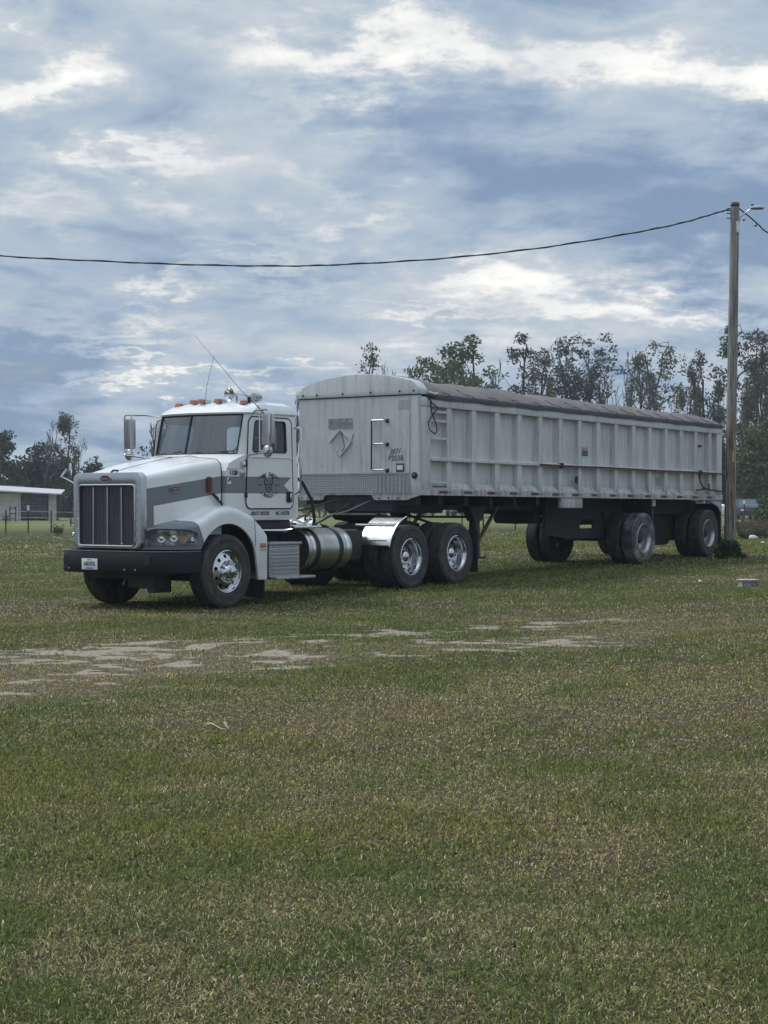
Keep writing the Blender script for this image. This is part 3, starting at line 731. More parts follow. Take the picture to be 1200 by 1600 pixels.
ss_ = [-1.12 + .04 * k for k in range(13)] + [-.6 + .03 * k for k in range(40)] + [.605, .62, .64, .66, .67, .72, .77, .82, .85]
def lerp(a, b, f): return a + (b - a) * f
def fend_rows():
    rows = []
    for s_ in sorted(set(round(x, 4) for x in ss_)):
        to, zc, zl = t_out(s_), crest(s_), low(s_)
        ti = .62 if s_ < .16 else .36; ti = max(ti, to + .03)
        r_ = min(.10, (zc - zl) * .5, max(.012, (ti - to) * .5)); 
        if s_ > .5: ti = .25; r_ = min(r_, .07)
        zi = zc + (.05 if s_ < .1 else 0)
        row = [(s_, ti, zi), (s_, lerp(ti, to + r_, .5), zc + .012), (s_, to + r_ * 1.2, zc)]
        for k in range(1, 6):
            a = R(90 + 90 * k / 5); row.append((s_, to + r_ + r_ * math.cos(a), zc - r_ + r_ * math.sin(a)))
        z0 = zc - r_
        for k in range(1, 5): row.append((s_, to, lerp(z0, zl, k / 4)))
        row.append((s_, to + .035, zl + .002)); row.append((s_, to + .035, zl + .05))
        rows.append(row)
    return rows
fr = fend_rows()
for sg in (1, -1):
    f_ = MB(); f_.grid(fr)
    last = fr[-1]; f_.add(last + [(.85, .30, .375), (.85, .30, 1.1)], [tuple(range(len(last) + 2))])
    if sg < 0: f_ = f_.mirror(C)
    T(f_, 'fender', M_FEND, smooth=50)
    # inner wheel arch liner
    a_ = MB(); rws = []
    for k in range(17):
        a = R(-5 + 190 * k / 16); rws.append([(.02 + .64 * math.cos(a), t_, .55 + .64 * math.sin(a)) for t_ in (.03, .6)])
    a_.grid(rws)
    if sg < 0: a_ = a_.mirror(C)
    T(a_, 'wheel_arch', M_RUBBER)
    # headlamp following the curve of the nose
    def hp(s_, z_, o): 
        e_ = .01; d = (t_out(s_ + e_) - t_out(s_ - e_)) / (2 * e_); nx, ny = d, -1; l = math.hypot(nx, ny)
        return (s_ + nx / l * o * 1.0, t_out(s_) + ny / l * o, z_)
    def lamp_patch(s0, s1, zfun, o, nn=14):
        rws = []
        for k in range(nn + 1):
            s_ = s0 + (s1 - s0) * k / nn; z0, z1 = zfun(k / nn); rws.append([hp(s_, z0, -.004), hp(s_, z0, o), hp(s_, (z0 + z1) / 2, o), hp(s_, z1, o), hp(s_, z1, -.004)])
        m_ = MB(); m_.grid(rws); m_.add(rws[0], [(0, 1, 2, 3, 4)]); m_.add(rws[-1], [(0, 1, 2, 3, 4)]); return m_
    zf = lambda f: (.885 + .01 * f, 1.06 + .045 * min(1, (1 - f) * 4 if f > .8 else 1) * (1 if f > .12 else f / .12) - .02 * f)
    m_ = lamp_patch(-1.075, -.615, zf, .012)
    items = [(m_, 'headlamp', M_LENSD)]
    for s_, z_, rr, mm, nm in ((-.965, .985, .056, M_CHROME, 'lamp_reflector'), (-.865, 1.0, .056, M_CHROME, 'lamp_reflector'), (-.765, .985, .046, M_AMBER, 'turn_signal'), (-.68, .985, .03, M_CHROME, 'lamp_reflector')):
        c_ = hp(s_, z_, .012); d_ = hp(s_, z_, .03); nv = (Vector(d_) - Vector(c_)).normalized(); u = nv.orthogonal().normalized(); v_ = nv.cross(u); b_ = MB(); rws = []
        for r_, h_2 in ((rr, 0), (rr * .97, .010), (rr * .6, .004), (rr * .3, .010), (.001, .014)):
            rws.append([tuple(Vector(c_) + nv * h_2 + (u * math.cos(2 * math.pi * k / 14) + v_ * math.sin(2 * math.pi * k / 14)) * r_) for k in range(14)])
        b_.grid(rws, closed=True); items.append((b_, nm, mm))
    br_ = lamp_patch(-1.08, -.605, lambda f: (zf(f)[1] + .004, zf(f)[1] + .016), .016); items.append((br_, 'headlamp_brow', M_RUBBER))
    hroot = None
    for b_, nm, mm in items:
        if sg < 0: b_ = b_.mirror(C)
        o = T(b_, nm, mm, hroot, smooth=50)
        if hroot is None: hroot = o
    m_ = MB(); m_.box(.70, .82, -.014, .004, .835, .895)
    if sg < 0: m_ = m_.mirror(C)
    T(m_, 'side_marker_lamp', M_AMBER, bevel=.006)
    m_ = MB(); m_.box(.695, .852, -.008, .03, .80, .812)
    if sg < 0: m_ = m_.mirror(C)
    T(m_, 'fender_trim', M_ALU)
    m_ = MB(); m_.tube([(.575, -.002, 1.25), (.59, -.002, 1.05), (.60, -.002, .85)], .004, 5)
    if sg < 0: m_ = m_.mirror(C)
    T(m_, 'fender_joint', M_RUBBER)
    m_ = MB(); m_.prism([(.02, .385), (.50, .385), (.50, .13), (.06, .10), (.02, .16)], 0, .80, .825)
    if sg < 0: m_ = m_.mirror(C)
    T(m_, 'mud_flap', M_RUBBER)
# fender mirror arm on the far fender
fm = MB(); fm.tube([(-.80, 2.0, 1.66), (-.92, 2.22, 1.80), (-.96, 2.30, 1.84), (-.93, 2.27, 1.90), (-.90, 2.24, 1.95)], .015, 8); T(fm, 'fender_mirror_arm', M_CHROME)
fm = MB(); fm.lathe([(.001, -.11), (.016, -.09), (.026, 0), (.016, .09), (.001, .11)], (-.90, 2.17, 1.93), 'z', 12); fm.v = [(x * 1, y, z) for x, y, z in fm.v]; T(fm, 'fender_mirror', M_CHROME)

# --- bumper
bp = [(-1.19, 1.17), (-1.185, .70), (-1.16, .42), (-1.08, .22), (-.95, .08), (-.78, .01), (-.56, -.005)]
full = bp[::-1] + [(s_, 2 * C - t_) for s_, t_ in bp[1:]]
rws = []
for s_, t_ in full:
    k = abs(t_ - C) / 1.17; z0 = .505 if k < .8 else .505 + (k - .8) * .12
    cx = -.5; inn = Vector((s_, t_)) + (Vector((-.3, C)) - Vector((s_, t_))).normalized() * .06
    rws.append([(s_ + .012, t_, z0), (s_, t_, z0 + .018), (s_, t_, .797), (s_ + .012, t_, .812), (inn.x, inn.y, .812), (inn.x, inn.y, z0)])
bm_ = MB(); bm_.grid(rws, closed=True); bm_.add(rws[0], [tuple(range(6))]); bm_.add(rws[-1], [tuple(range(6))])
T(bm_, 'bumper', M_BUMPER, smooth=40)
lip = MB(); lip.tube([(s_ - .001, t_, .812) for s_, t_ in full], .004, 5); T(lip, 'bumper_lip', M_ALU)
for t_ in (.42, 1.98):
    fp = MB(); s_ = -1.163 if t_ < 1 else -1.155; fp.box(s_ - .004, s_ + .01, t_ - .055, t_ + .055, .62, .75); T(fp, 'recess_shade', M_RUBBER, bevel=.003)  # dark rectangles stand in for the shaded recesses of the bumper
for t_ in (.62, .82, 1.55, 1.9):
    fp = MB(); fp.lathe([(.001, -.008), (.012, -.004), (.013, .004)], (-1.187, t_, .56), 'x', 8); T(fp, 'bumper_bolt', M_ALU)
pt_ = 1.475
lp = MB(); lp.box(-1.205, -1.195, pt_ - .152, pt_ + .152, .548, .702); T(lp, 'licence_plate', M_SIGNW, bevel=.003)
text_mesh('A001076', .088, (-1.206, pt_, .625), (0, -1, 0), (0, 0, 1), M_INK, truck, TOFF, bold=.002, sx=.68)
text_mesh('FLORIDA', .022, (-1.206, pt_, .683), (0, -1, 0), (0, 0, 1), M_INKG, truck, TOFF)
text_mesh('APPORTIONED', .02, (-1.206, pt_, .567), (0, -1, 0), (0, 0, 1), M_INKG, truck, TOFF, bold=.001)
# --- front running gear
ax = MB(); ax.tube([(0, .25, .50), (0, .55, .42), (0, 1.8, .42), (0, 2.1, .50)], .06, 8); T(ax, 'front_axle', M_FRAME)
for t_ in (.72, 1.62):
    ls = MB(); ls.tube([(-.9, t_, .66), (-.45, t_, .52), (0, t_, .47), (.45, t_, .52), (.85, t_, .68)], .05, 6); T(ls, 'leaf_spring', M_FRAME)
    rl = MB(); rl.box(-1.12, 6.55, t_ - .05, t_ + .05, .76, 1.02); T(rl, 'frame_rail', M_FRAME)
ep = MB(); ep.box(-.45, .55, .92, 1.42, .40, .95); T(ep, 'oil_pan', M_FRAME, bevel=.06)
ep = MB(); ep.box(-1.0, -.75, .45, .95, .30, .60); ep.box(-.95, -.7, .6, 1.75, .42, .72); T(ep, 'tow_bracket', M_FRAME, bevel=.03)
rd = MB(); rd.box(-1.05, .02, C - .50, C + .50, .86, 1.68); T(rd, 'radiator', M_FRAME)
tr = MB(); tr.box(.55, 1.6, .80, 1.54, .55, 1.05); T(tr, 'gearbox', M_FRAME, bevel=.08)
uf = MB(); uf.box(.10, 1.75, .30, 2.04, 1.08, 1.22); T(uf, 'cab_subframe', M_FRAME, bevel=.02)
# --- battery box and steps
for sg in (1, -1):
    def S(mb, nm, mm, **kw):
        if sg < 0: mb = mb.mirror(C)
        return T(mb, nm, mm, **kw)
    bb = MB(); bb.box(.93, 1.62, .02, .50, .40, .86); S(bb, 'battery_box', M_CHECK, bevel=.015)
    bb = MB(); bb.box(.90, 1.64, -.01, .50, .863, .90); S(bb, 'battery_box_lid', M_ALU, bevel=.006)
    bb = MB()
    for k in range(7): bb.box(.98, 1.58, .008, .018, .46 + .052 * k, .475 + .052 * k)
    S(bb, 'step_ribs', M_ALU)
    bb = MB(); bb.box(.95, 1.85, -.10, .28, .365, .405); S(bb, 'lower_step', M_ALU, bevel=.008)
    bb = MB(); bb.box(.87, .93, .10, .50, .42, .95); S(bb, 'step_bracket', M_FRAME)
    # fuel tank
    tk = MB(); s0, s1, rr, ct, cz = 1.92, 2.98, .315, .375, .77
    tk.lathe([(.001, s0 + .035), (.15, s0 + .03), (.26, s0 + .012), (.300, s0), (rr, s0 + .02), (rr, s1 - .02), (.30, s1), (.26, s1 - .012), (.001, s1 - .03)], (0, ct, cz), 'x', 48); S(tk, 'fuel_tank', M_TANK)
    for q, (sa, mm, w_, r2) in enumerate([(2.02, M_POLISH, .05, .006), (2.13, M_RUBBER, .10, .004), (2.70, M_RUBBER, .10, .004), (2.86, M_POLISH, .06, .006)]):
        sb_ = MB(); sb_.lathe([(rr - .002, -w_ / 2), (rr + r2, -w_ / 2), (rr + r2, w_ / 2), (rr - .002, w_ / 2)], (sa, ct, cz), 'x', 48); S(sb_, 'tank_strap', mm)
    for sa in (2.20, 2.38):
        cp = MB(); cp.lathe([(.045, 0), (.045, .05), (.035, .06), (.001, .062)], (sa, ct + .06, cz + .30), 'z', 14); S(cp, 'tank_cap', M_CHROME)
    # quarter fender: stainless sheet curved round the front drive wheel
    q_ = MB(); rws = []
    for a in range(0, 9):
        an = R(163 - 30 * a / 8); rws.append([(4.50 + .665 * math.cos(an), t_, .60 + .665 * math.sin(an)) for t_ in (0., .05, .55, .60)])
    q_.grid(rws); S(q_, 'quarter_fender', M_POLISH)
    q_ = MB(); rws = []
    for a in range(0, 6):
        an = R(126 - 17 * a / 5); rws.append([(4.50 + .665 * math.cos(an), t_, .60 + .665 * math.sin(an)) for t_ in (0., .05, .55, .60)])
    q_.grid(rws); S(q_, 'quarter_fender', M_POLISH)
    q_ = MB(); q_.tube([(4.50 + .67 * math.cos(R(a)), -.004, .60 + .67 * math.sin(R(a))) for a in range(105, 166, 5)], .012, 6); S(q_, 'fender_edge', M_POLISH)
    q_ = MB(); q_.tube([(4.06, .02, 1.11), (4.06, .80, 1.11)], .022, 8); S(q_, 'fender_stay', M_POLISH)
    q_ = MB(); q_.box(3.885, 3.895, .08, .42, .86, .875); S(q_, 'fender_slot', M_RUBBER)
    mf = MB(); mf.box(6.48, 6.50, .02, .62, .28, 1.0); S(mf, 'mud_flap', M_RUBBER)
# --- rear axles, fifth wheel, deck plate, hoses
for s_ in (4.48, 5.82):
    ax = MB(); ax.tube([(s_, .15, .60), (s_, 2.2, .60)], .075, 8); ax.lathe([(.001, -.2), (.16, -.14), (.2, 0), (.16, .14), (.001, .2)], (s_, C, .60), 'x', 14); T(ax, 'drive_axle', M_FRAME)
su_ = MB(); su_.box(4.0, 6.3, .66, .78, .58, .80); su_.box(4.0, 6.3, 1.56, 1.68, .58, .80); su_.box(4.7, 5.6, .70, 1.64, .45, .80); T(su_, 'suspension', M_FRAME, bevel=.03)
dk = MB(); dk.box(1.95, 3.3, .62, 1.72, 1.021, 1.045); T(dk, 'deck_plate', M_CHECK)
dk = MB(); dk.box(1.60, 2.25, .10, .60, 1.09, 1.13); T(dk, 'walkway', M_POLISH, bevel=.008)
fw = MB(); fw.prism([(4.55, 1.19), (5.75, 1.05), (5.75, 1.12), (4.55, 1.30), (4.45, 1.27)], 1, .72, 1.62); fw.box(4.6, 5.6, .68, 1.66, 1.02, 1.10); T(fw, 'fifth_wheel', M_FRAME)
tb_ = MB(); tb_.box(3.3, 3.9, .55, 1.8, .62, 1.02); tb_.box(6.2, 6.45, .3, 2.04, .62, .95); T(tb_, 'cross_member', M_FRAME, bevel=.02)
T(MB().box(3.0, 3.75, .45, .8, .55, 1.05), 'air_tank', M_FRAME, bevel=.08)
hs = MB(); hs.tube([(1.86, .55, 1.95), (1.98, .50, 1.93), (2.22, .45, 1.78), (2.42, .42, 1.50), (2.48, .42, 1.22), (2.48, .45, 1.05)], .026, 8); T(hs, 'intake_hose', M_RUBBER)
hs = MB(); hs.tube([(1.85, .9, 1.45), (2.4, .8, 1.28), (3.0, .7, 1.24), (3.7, .7, 1.34), (4.4, .9, 1.46), (4.72, 1.0, 1.50)], .010, 6); T(hs, 'air_hose', mat('hose_grey', (.16, .17, .18), .6))
hs = MB(); hs.tube([(1.85, 1.2, 1.5), (2.6, 1.1, 1.12), (3.3, 1.1, 1.10), (4.2, 1.3, 1.32), (4.72, 1.4, 1.46)], .016, 6); T(hs, 'air_hose', M_RUBBER)
hs = MB(); hs.tube([(1.85, 1.5, 1.6), (2.5, 1.3, 1.30), (3.2, 1.2, 1.36), (4.0, 1.3, 1.48), (4.72, 1.6, 1.52)], .016, 6); T(hs, 'air_hose', M_FRAME)
rs = random.Random(4)
for k in range(7):
    a_ = MB(); s0 = 1.95 + rs.random() * .5; t0 = .4 + rs.random() * .8; z0 = 1.12 + rs.random() * .22
    a_.tube([(s0, t0, z0), (s0 + .12, t0 + rs.uniform(-.1, .1), z0 + rs.uniform(-.05, .08)), (s0 + .28, t0 + rs.uniform(-.15, .1), z0 - .02), (s0 + .42, t0 + .05, z0 + rs.uniform(-.08, .05))], .016, 6)
    T(a_, 'coupling_hose', [M_ALU, M_BEIGE, M_FRAME][k % 3])
def wz(s_, t_):
    X = X0 + s_ * math.sin(TH) - t_ * math.cos(TH); Y = Y0 + s_ * math.cos(TH) + t_ * math.sin(TH); return float(gz(X, Y)) + .505
def wz2(s_): return .0185 * min(max(s_, 0), 17) + .515
add_wheel('steer', truck, TOFF, 0, 0, .515, spin=.2); add_wheel('steer', truck, TOFF, 0, 2.34, .515, far=True)
for s_ in (4.48, 5.82):
    add_wheel('drive', truck, TOFF, s_, 0, wz2(s_), spin=s_); add_wheel('drive', truck, TOFF, s_, 2.44, wz2(s_), far=True)

# ================================================================ TRAILER
trailer = rigroot('dump_trailer', ROFF)
tag(trailer, 'long weathered white dump trailer with ribbed sides under a grey tarp, behind the cab', 'trailer')
W = 2.5; SH = .006
def Q(mb, name, m, shear=SH, **kw): return mb.build(name, m, trailer, off=ROFF, shear=shear, **kw)
S0, S1 = 4.72, 16.49
for sg in (1, -1):
    def QS(mb, nm, mm, **kw):
        if sg < 0: mb = mb.mirror(W / 2)
        return Q(mb, nm, mm, **kw)
    QS(MB().box(S0 + .04, S1 - .02, .092, .112, 1.66, 3.12), 'side_sheet', M_TRAIL)
    QS(MB().box(S0, 5.03, .0, .12, 1.70, 3.05), 'corner_post', M_TRAIL, bevel=.012)
    ribs = [(5.50, 5.66), (6.26, 6.42), (7.01, 7.18), (7.76, 7.93), (8.5, 8.66), (9.25, 9.40), (9.98, 10.13), (10.71, 10.87), (11.45, 11.60), (12.19, 12.34), (12.91, 13.06), (13.65, 13.80), (14.37, 14.53), (15.09, 15.24), (15.79, 15.94)]
    for a, b in ribs:
        r_ = MB(); r_.prism([(a, .092), (a + .012, .0), (b - .012, .0), (b, .092)], 2, 1.72, 3.05); QS(r_, 'side_rib', M_TRAIL)
    QS(MB().box(16.22, S1, .0, .12, 1.70, 3.05), 'corner_post', M_TRAIL, bevel=.012)
    rl = MB(); rl.box(S0, S1, -.012, .10, 3.052, 3.20); QS(rl, 'top_rail', M_TRAIL, bevel=.012)
    md = MB(); md.prism([(-.022, 2.165), (-.022, 2.205), (.0915, 2.235), (.0915, 2.15)], 0, 5.03, 16.22); QS(md, 'side_rail', M_TRAIL)
    lg = MB(); lg.prism([(-.018, 1.595), (-.018, 1.698), (-.004, 1.702), (.0915, 1.80), (.0915, 1.595)], 0, 5.04, S1); lg.box(S0, 5.04, -.018, .09, 1.595, 1.698); QS(lg, 'bottom_rail', M_TRAIL)
    if sg > 0:
        for z_ in (2.97, 2.82, 2.53, 2.21, 1.805):
            if z_ == 2.21: continue
            Q(MB().box(5.031, 5.499, .0, .03, z_ - .02, z_ + .02), 'ladder_rung', M_TRAIL, bevel=.006)
        Q(MB().box(5.06, 5.46, -.028, -.019, 1.725, 1.745), 'step_lip', M_FRAME)
        rp = MB(); rp.tube([(8.5, -.045, 2.187), (9.3, -.045, 2.18), (11., -.045, 2.19), (13, -.045, 2.18), (15.2, -.045, 2.185), (16.6, -.05, 2.17)], .016, 6); Q(rp, 'tarp_pole', M_REDB)
        for s_ in (9.3, 15.3): Q(MB().box(s_ - .03, s_ + .03, -.06, .0, 2.13, 2.23), 'pole_clip', M_FRAME)
        k = 0; s_ = 5.25
        while s_ < 16.3:
            r_ = Q(MB().box(s_, s_ + .24, -.0215, -.0185, 1.625, 1.672), 'reflector_tape', M_REDB if k % 2 == 0 or s_ > 11 else M_INKG)
            w_ = Q(MB().box(s_ + .242, s_ + .40, -.0215, -.0185, 1.627, 1.67), 'reflector_tape', mat('faded_tape', (.24, .24, .25), .5)); k += 1; s_ += .745
        # hooks and crank on the rear panel
        hk = MB(); hk.tube([(15.25, -.03, 2.15), (15.28, -.04, 1.98), (15.4, -.05, 1.86), (15.7, -.05, 1.82), (16.1, -.05, 1.80), (16.45, -.05, 1.78)], .016, 6); hk.tube([(15.7, -.05, 1.82), (15.72, -.05, 1.95)], .014, 5); hk.tube([(15.1, -.04, 1.80), (15.5, -.05, 1.83)], .016, 5); Q(hk, 'tarp_crank', M_RUBBER)
        hk = MB(); hk.tube([(15.15, .085, 2.76), (15.3, .06, 2.74), (15.45, .07, 2.77), (15.6, .085, 2.76)], .02, 5); Q(hk, 'hook', M_FRAME)
        d_ = MB(); d_.lathe([(.06, 0), (.06, -.012), (.001, -.014)], (9.75, .0, 1.93), 'y', 12); d_.v = [(x, y, z) for x, y, z in d_.v]
        sgp = MB(); sgp.box(10.22, 10.50, .083, .0915, 2.40, 2.56); Q(sgp, 'maker_plate', mat('plate_grey', (.30, .29, .29), .5))
        Q(MB().box(10.22, 10.27, .079, .083, 2.42, 2.56), 'maker_mark', M_INKR); Q(MB().box(10.27, 10.50, .079, .083, 2.40, 2.43), 'maker_mark', M_INK)
        text_mesh('Clement', .085, (10.39, .078, 2.475), (1, 0, 0), (0, 0, 1), M_INKR, trailer, ROFF, bold=.003, sx=.72, shz=SH)
        Q(MB().box(13.42, 13.62, .083, .0915, 1.88, 2.05), 'data_plate', mat('plate_grey', (.30, .29, .29), .5))
        ov = MB(); ov.prism([(9.90 + .05 * math.cos(R(30 * k)), 1.93 + .07 * math.sin(R(30 * k))) for k in range(12)], 1, .0, -.02); Q(ov, 'side_marker', M_RUBBER)
# front wall, cap, rear wall, floor
arch = [(t_, 3.235 + .385 * (1 - abs((t_ - 1.25) / 1.25) ** 2.4) * .0 + (3.62 - .19 * ((t_ - 1.25) / 1.25) ** 2 - 3.235)) for t_ in [W * k / 24 for k in range(25)]]
def arch_z(t_): 
    u = abs((t_ - 1.25) / 1.25); return 3.615 - .19 * u ** 2 - (.10 * ((u - .88) / .12) ** 2 if u > .88 else 0)
pl_ = [(0, 1.60)] + [(W, 1.60)] + [(W, 3.225), (0, 3.225)]
fw_ = MB(); fw_.prism(pl_, 0, S0 - .02, S0 + .03); Q(fw_, 'front_wall', M_TRAIL)
cp = MB(); cp.prism([(0, 3.24), (W, 3.24)] + [(W * k / 30, arch_z(W * k / 30)) for k in range(30, -1, -1)], 0, S0 - .035, S0 + .22); Q(cp, 'front_cap', M_TRAIL, bevel=.02)
sm = MB(); sm.box(S0 - .032, S0 - .005, -.02, W + .02, 3.226, 3.2395); Q(sm, 'cap_seam', M_RUBBER)
rvs = MB()
for t_ in (.10, .38, .97, 1.55, 2.1, 2.4): 
    b_ = MB(); b_.lathe([(.001, -.014), (.016, -.01), (.018, 0)], (S0 - .036, t_, 3.295), 'x', 10); Q(b_, 'cap_bolt', M_FRAME)
Q(MB().box(S0 - .026, S0 - .021, .20, W - .03, 1.625, 1.945), 'tread_plate', M_CHECK)
Q(MB().box(S0 - .036, S0 - .0265, .20, W - .03, 1.945, 1.965), 'plate_edge', M_ALU)
for t_ in (.20, .28, .36, .44, .52, .60, .68, .76, .84): Q(MB().box(S0 - .032, S0 - .0265, t_, t_ + .02, 1.63, 1.94), 'plate_rib', M_ALU)
Q(MB().box(S0 - .023, S0 - .0205, .02, .19, 1.62, 3.22), 'corner_strip', M_TRAIL)
Q(MB().box(S0 - .03, S0 - .0205, .185, .195, 1.62, 3.22), 'corner_seam', M_ALU)
gb_ = MB(); gb_.tube([(S0 - .02, .90, 2.83), (S0 - .10, .90, 2.83), (S0 - .11, .90, 2.80), (S0 - .11, .90, 2.04), (S0 - .10, .90, 2.01), (S0 - .02, .90, 2.01)], .014, 6); gb_.tube([(S0 - .11, .90, 2.44), (S0 - .02, .90, 2.44)], .014, 6); Q(gb_, 'grab_rail', M_RUBBER)
for z_ in (2.83, 2.44, 2.01): 
    b_ = MB(); b_.tube([(S0 - .10, .90, z_), (S0 - .10, .66, z_), (S0 - .02, .63, z_)], .014, 6); Q(b_, 'grab_step', M_ALU)
    b_ = MB(); b_.box(S0 - .05, S0 - .02, .61, .66, z_ - .04, z_ + .02); Q(b_, 'step_foot', M_RUBBER)
Q(MB().box(S0 - .028, S0 - .0205, 1.36, 1.86, 2.715, 2.885), 'nameplate', mat('worn_plate', (.17, .18, .185), .6, var=.9, var_col=(.36, .37, .37), vscale=14))
dm = MB()
cs = [(1.60, 2.70), (1.365, 2.49), (1.60, 2.26), (1.83, 2.49)]
for (a, b) in zip(cs, cs[1:] + cs[:1]): dm.bar((S0 - .035, a[0], a[1]), (S0 - .035, b[0], b[1]), .03, .022)
Q(dm, 'placard_frame', mat('placard_white', (.50, .51, .50), .5, var=.5, vscale=20))
dm = MB(); dm.bar((S0 - .03, 1.60, 2.70), (S0 - .03, 1.52, 2.42), .008, .008); dm.bar((S0 - .03, 1.52, 2.42), (S0 - .03, 1.60, 2.26), .008, .008); dm.bar((S0 - .03, 1.40, 2.43), (S0 - .03, 1.33, 2.62), .008, .008); Q(dm, 'placard_wire', M_FRAME)
text_mesh('P2038', .125, (S0 - .0245, .47, 2.20), (0, -1, 0), (0, 0, 1), mat('brown_ink', (.05, .04, .045), .6), trailer, ROFF, sx=.98)
text_mesh('3031', .12, (S0 - .0245, .49, 2.31), (0, -1, .12), (0, .0, 1), mat('brown_ink', (.05, .04, .045), .6), trailer, ROFF, shear_=.45, sx=.95)
Q(MB().box(S0 - .030, S0 - .0205, .30, .46, 1.975, 2.115), 'permit_holder', M_INKG); Q(MB().box(S0 - .0335, S0 - .0302, .325, .44, 2.01, 2.085), 'permit_card', M_SIGNW)
mk = MB(); mk.lathe([(.055, 0), (.055, -.02), (.03, -.03), (.001, -.03)], (S0 - .02, .09, 1.915), 'x', 20); Q(mk, 'marker_lamp', M_RUBBER)
mk = MB(); mk.lathe([(.028, 0), (.02, -.012), (.001, -.015)], (S0 - .05, .09, 1.915), 'x', 16); Q(mk, 'marker_lens', M_BEIGE)
for (y0, z0, y1, z1) in ((.62, 2.98, .60, 3.08), (1.09, 2.66, 1.02, 2.98)): pass
Q(MB().box(S0 - .0225, S0 - .0205, .17, .42, 3.00, 3.15), 'faded_label', mat('label_ghost', (.31, .33, .355), .6, var=.9, var_col=(.46, .47, .48), vscale=18))
# front underlip brackets
for a, b in ((-.02, .96), (1.95, 2.52)):
    l_ = MB(); l_.prism([(a, 1.597), (b, 1.597), (b - (.05), 1.515), (a + .28 if a < 0 else a + .05, 1.515)], 0, S0 - .02, S0 + .02); Q(l_, 'lip_bracket', M_TRAIL)
    for k in range(3):
        b_ = MB(); b_.lathe([(.001, -.01), (.014, -.006), (.015, 0)], (S0 - .021, a + (b - a) * (.45 + .2 * k), 1.548), 'x', 8); Q(b_, 'bracket_bolt', M_FRAME)
Q(MB().box(S0 + .03, S1 - .03, .115, W - .115, 1.60, 1.66), 'floor', M_FRAME)
Q(MB().box(S1 - .06, S1 - .02, .12, W - .12, 1.62, 3.14), 'tailgate', M_TRAIL)
hk = MB(); hk.tube([(S1, .02, 3.17), (S1 + .12, -.02, 3.15), (S1 + .22, -.02, 3.14)], .02, 6); Q(hk, 'tailgate_hinge', M_ALU)
# tarp over bows
rows = []
ns, nt = 150, 26
rt = np.random.RandomState(3)
for i in range(ns + 1):
    f = i / ns; s_ = S0 + .16 + (S1 - S0 - .14) * f
    bow = (s_ - S0) / .745; fr_ = bow - math.floor(bow)
    sag = -.020 * math.sin(math.pi * fr_) ** 1.0
    big = (.022 * math.sin(s_ * 2.3 + 2.2) + .014 * math.sin(s_ * 3.9)) * (1 - .8 * f)
    row = []
    for k in range(nt + 1):
        t_ = -.02 + (W + .04) * k / nt; u = abs((t_ - 1.25) / 1.27)
        top = 3.615 - .085 * (s_ - S0) / 11.7
        z_ = 3.215 + (top - 3.215 + (sag * 1.0 + big) * 1) * (1 - u ** 2.3) ** .8 if u < 1 else 3.215
        row.append((s_, t_, z_))
    rows.append(row)
tp = MB(); tp.grid(rows); Q(tp, 'tarp', M_TARP, smooth=60, recalc=False)
rows = []
for i in range(91):
    s_ = S0 + .2 + (S1 - S0 - .2) * i / 90
    rows.append([(s_, .06, 3.275), (s_, -.010, 3.262 + .004 * math.sin(s_ * 8)), (s_, -.030, 3.22), (s_, -.034 + .004 * math.sin(s_ * 5.1), 3.172 + .006 * math.sin(s_ * 4.3) + .003 * math.sin(s_ * 11))])
tp = MB(); tp.grid(rows); Q(tp, 'tarp_hem', M_TARPD, smooth=60, recalc=False)
s_ = S0 + .745
k = 0
while s_ < S1 - .2:
    b_ = MB(); b_.tube([(s_ - .03, .25, 3.405), (s_, .10, 3.315), (s_ + .04, -.02, 3.285), (s_ + .10, -.043, 3.24)], .006, 5); Q(b_, 'tarp_strap', M_RUBBER); s_ += .745; k += 1
rp = MB(); rp.tube([(4.90, -.02, 3.22), (5.0, -.05, 3.10), (5.18, -.05, 3.03), (5.02, -.05, 2.92), (4.88, -.05, 2.78), (4.92, -.05, 2.66), (5.08, -.05, 2.60), (5.14, -.05, 2.66), (5.10, -.05, 2.78), (4.98, -.05, 2.96), (4.98, -.03, 3.12)], .011, 6); Q(rp, 'rope', M_FRAME)
b_ = MB(); b_.tube([(4.90, -.03, 3.27), (5.02, -.06, 3.245), (5.15, -.04, 3.26)], .035, 6); Q(b_, 'tarp_buckle', M_ALU)
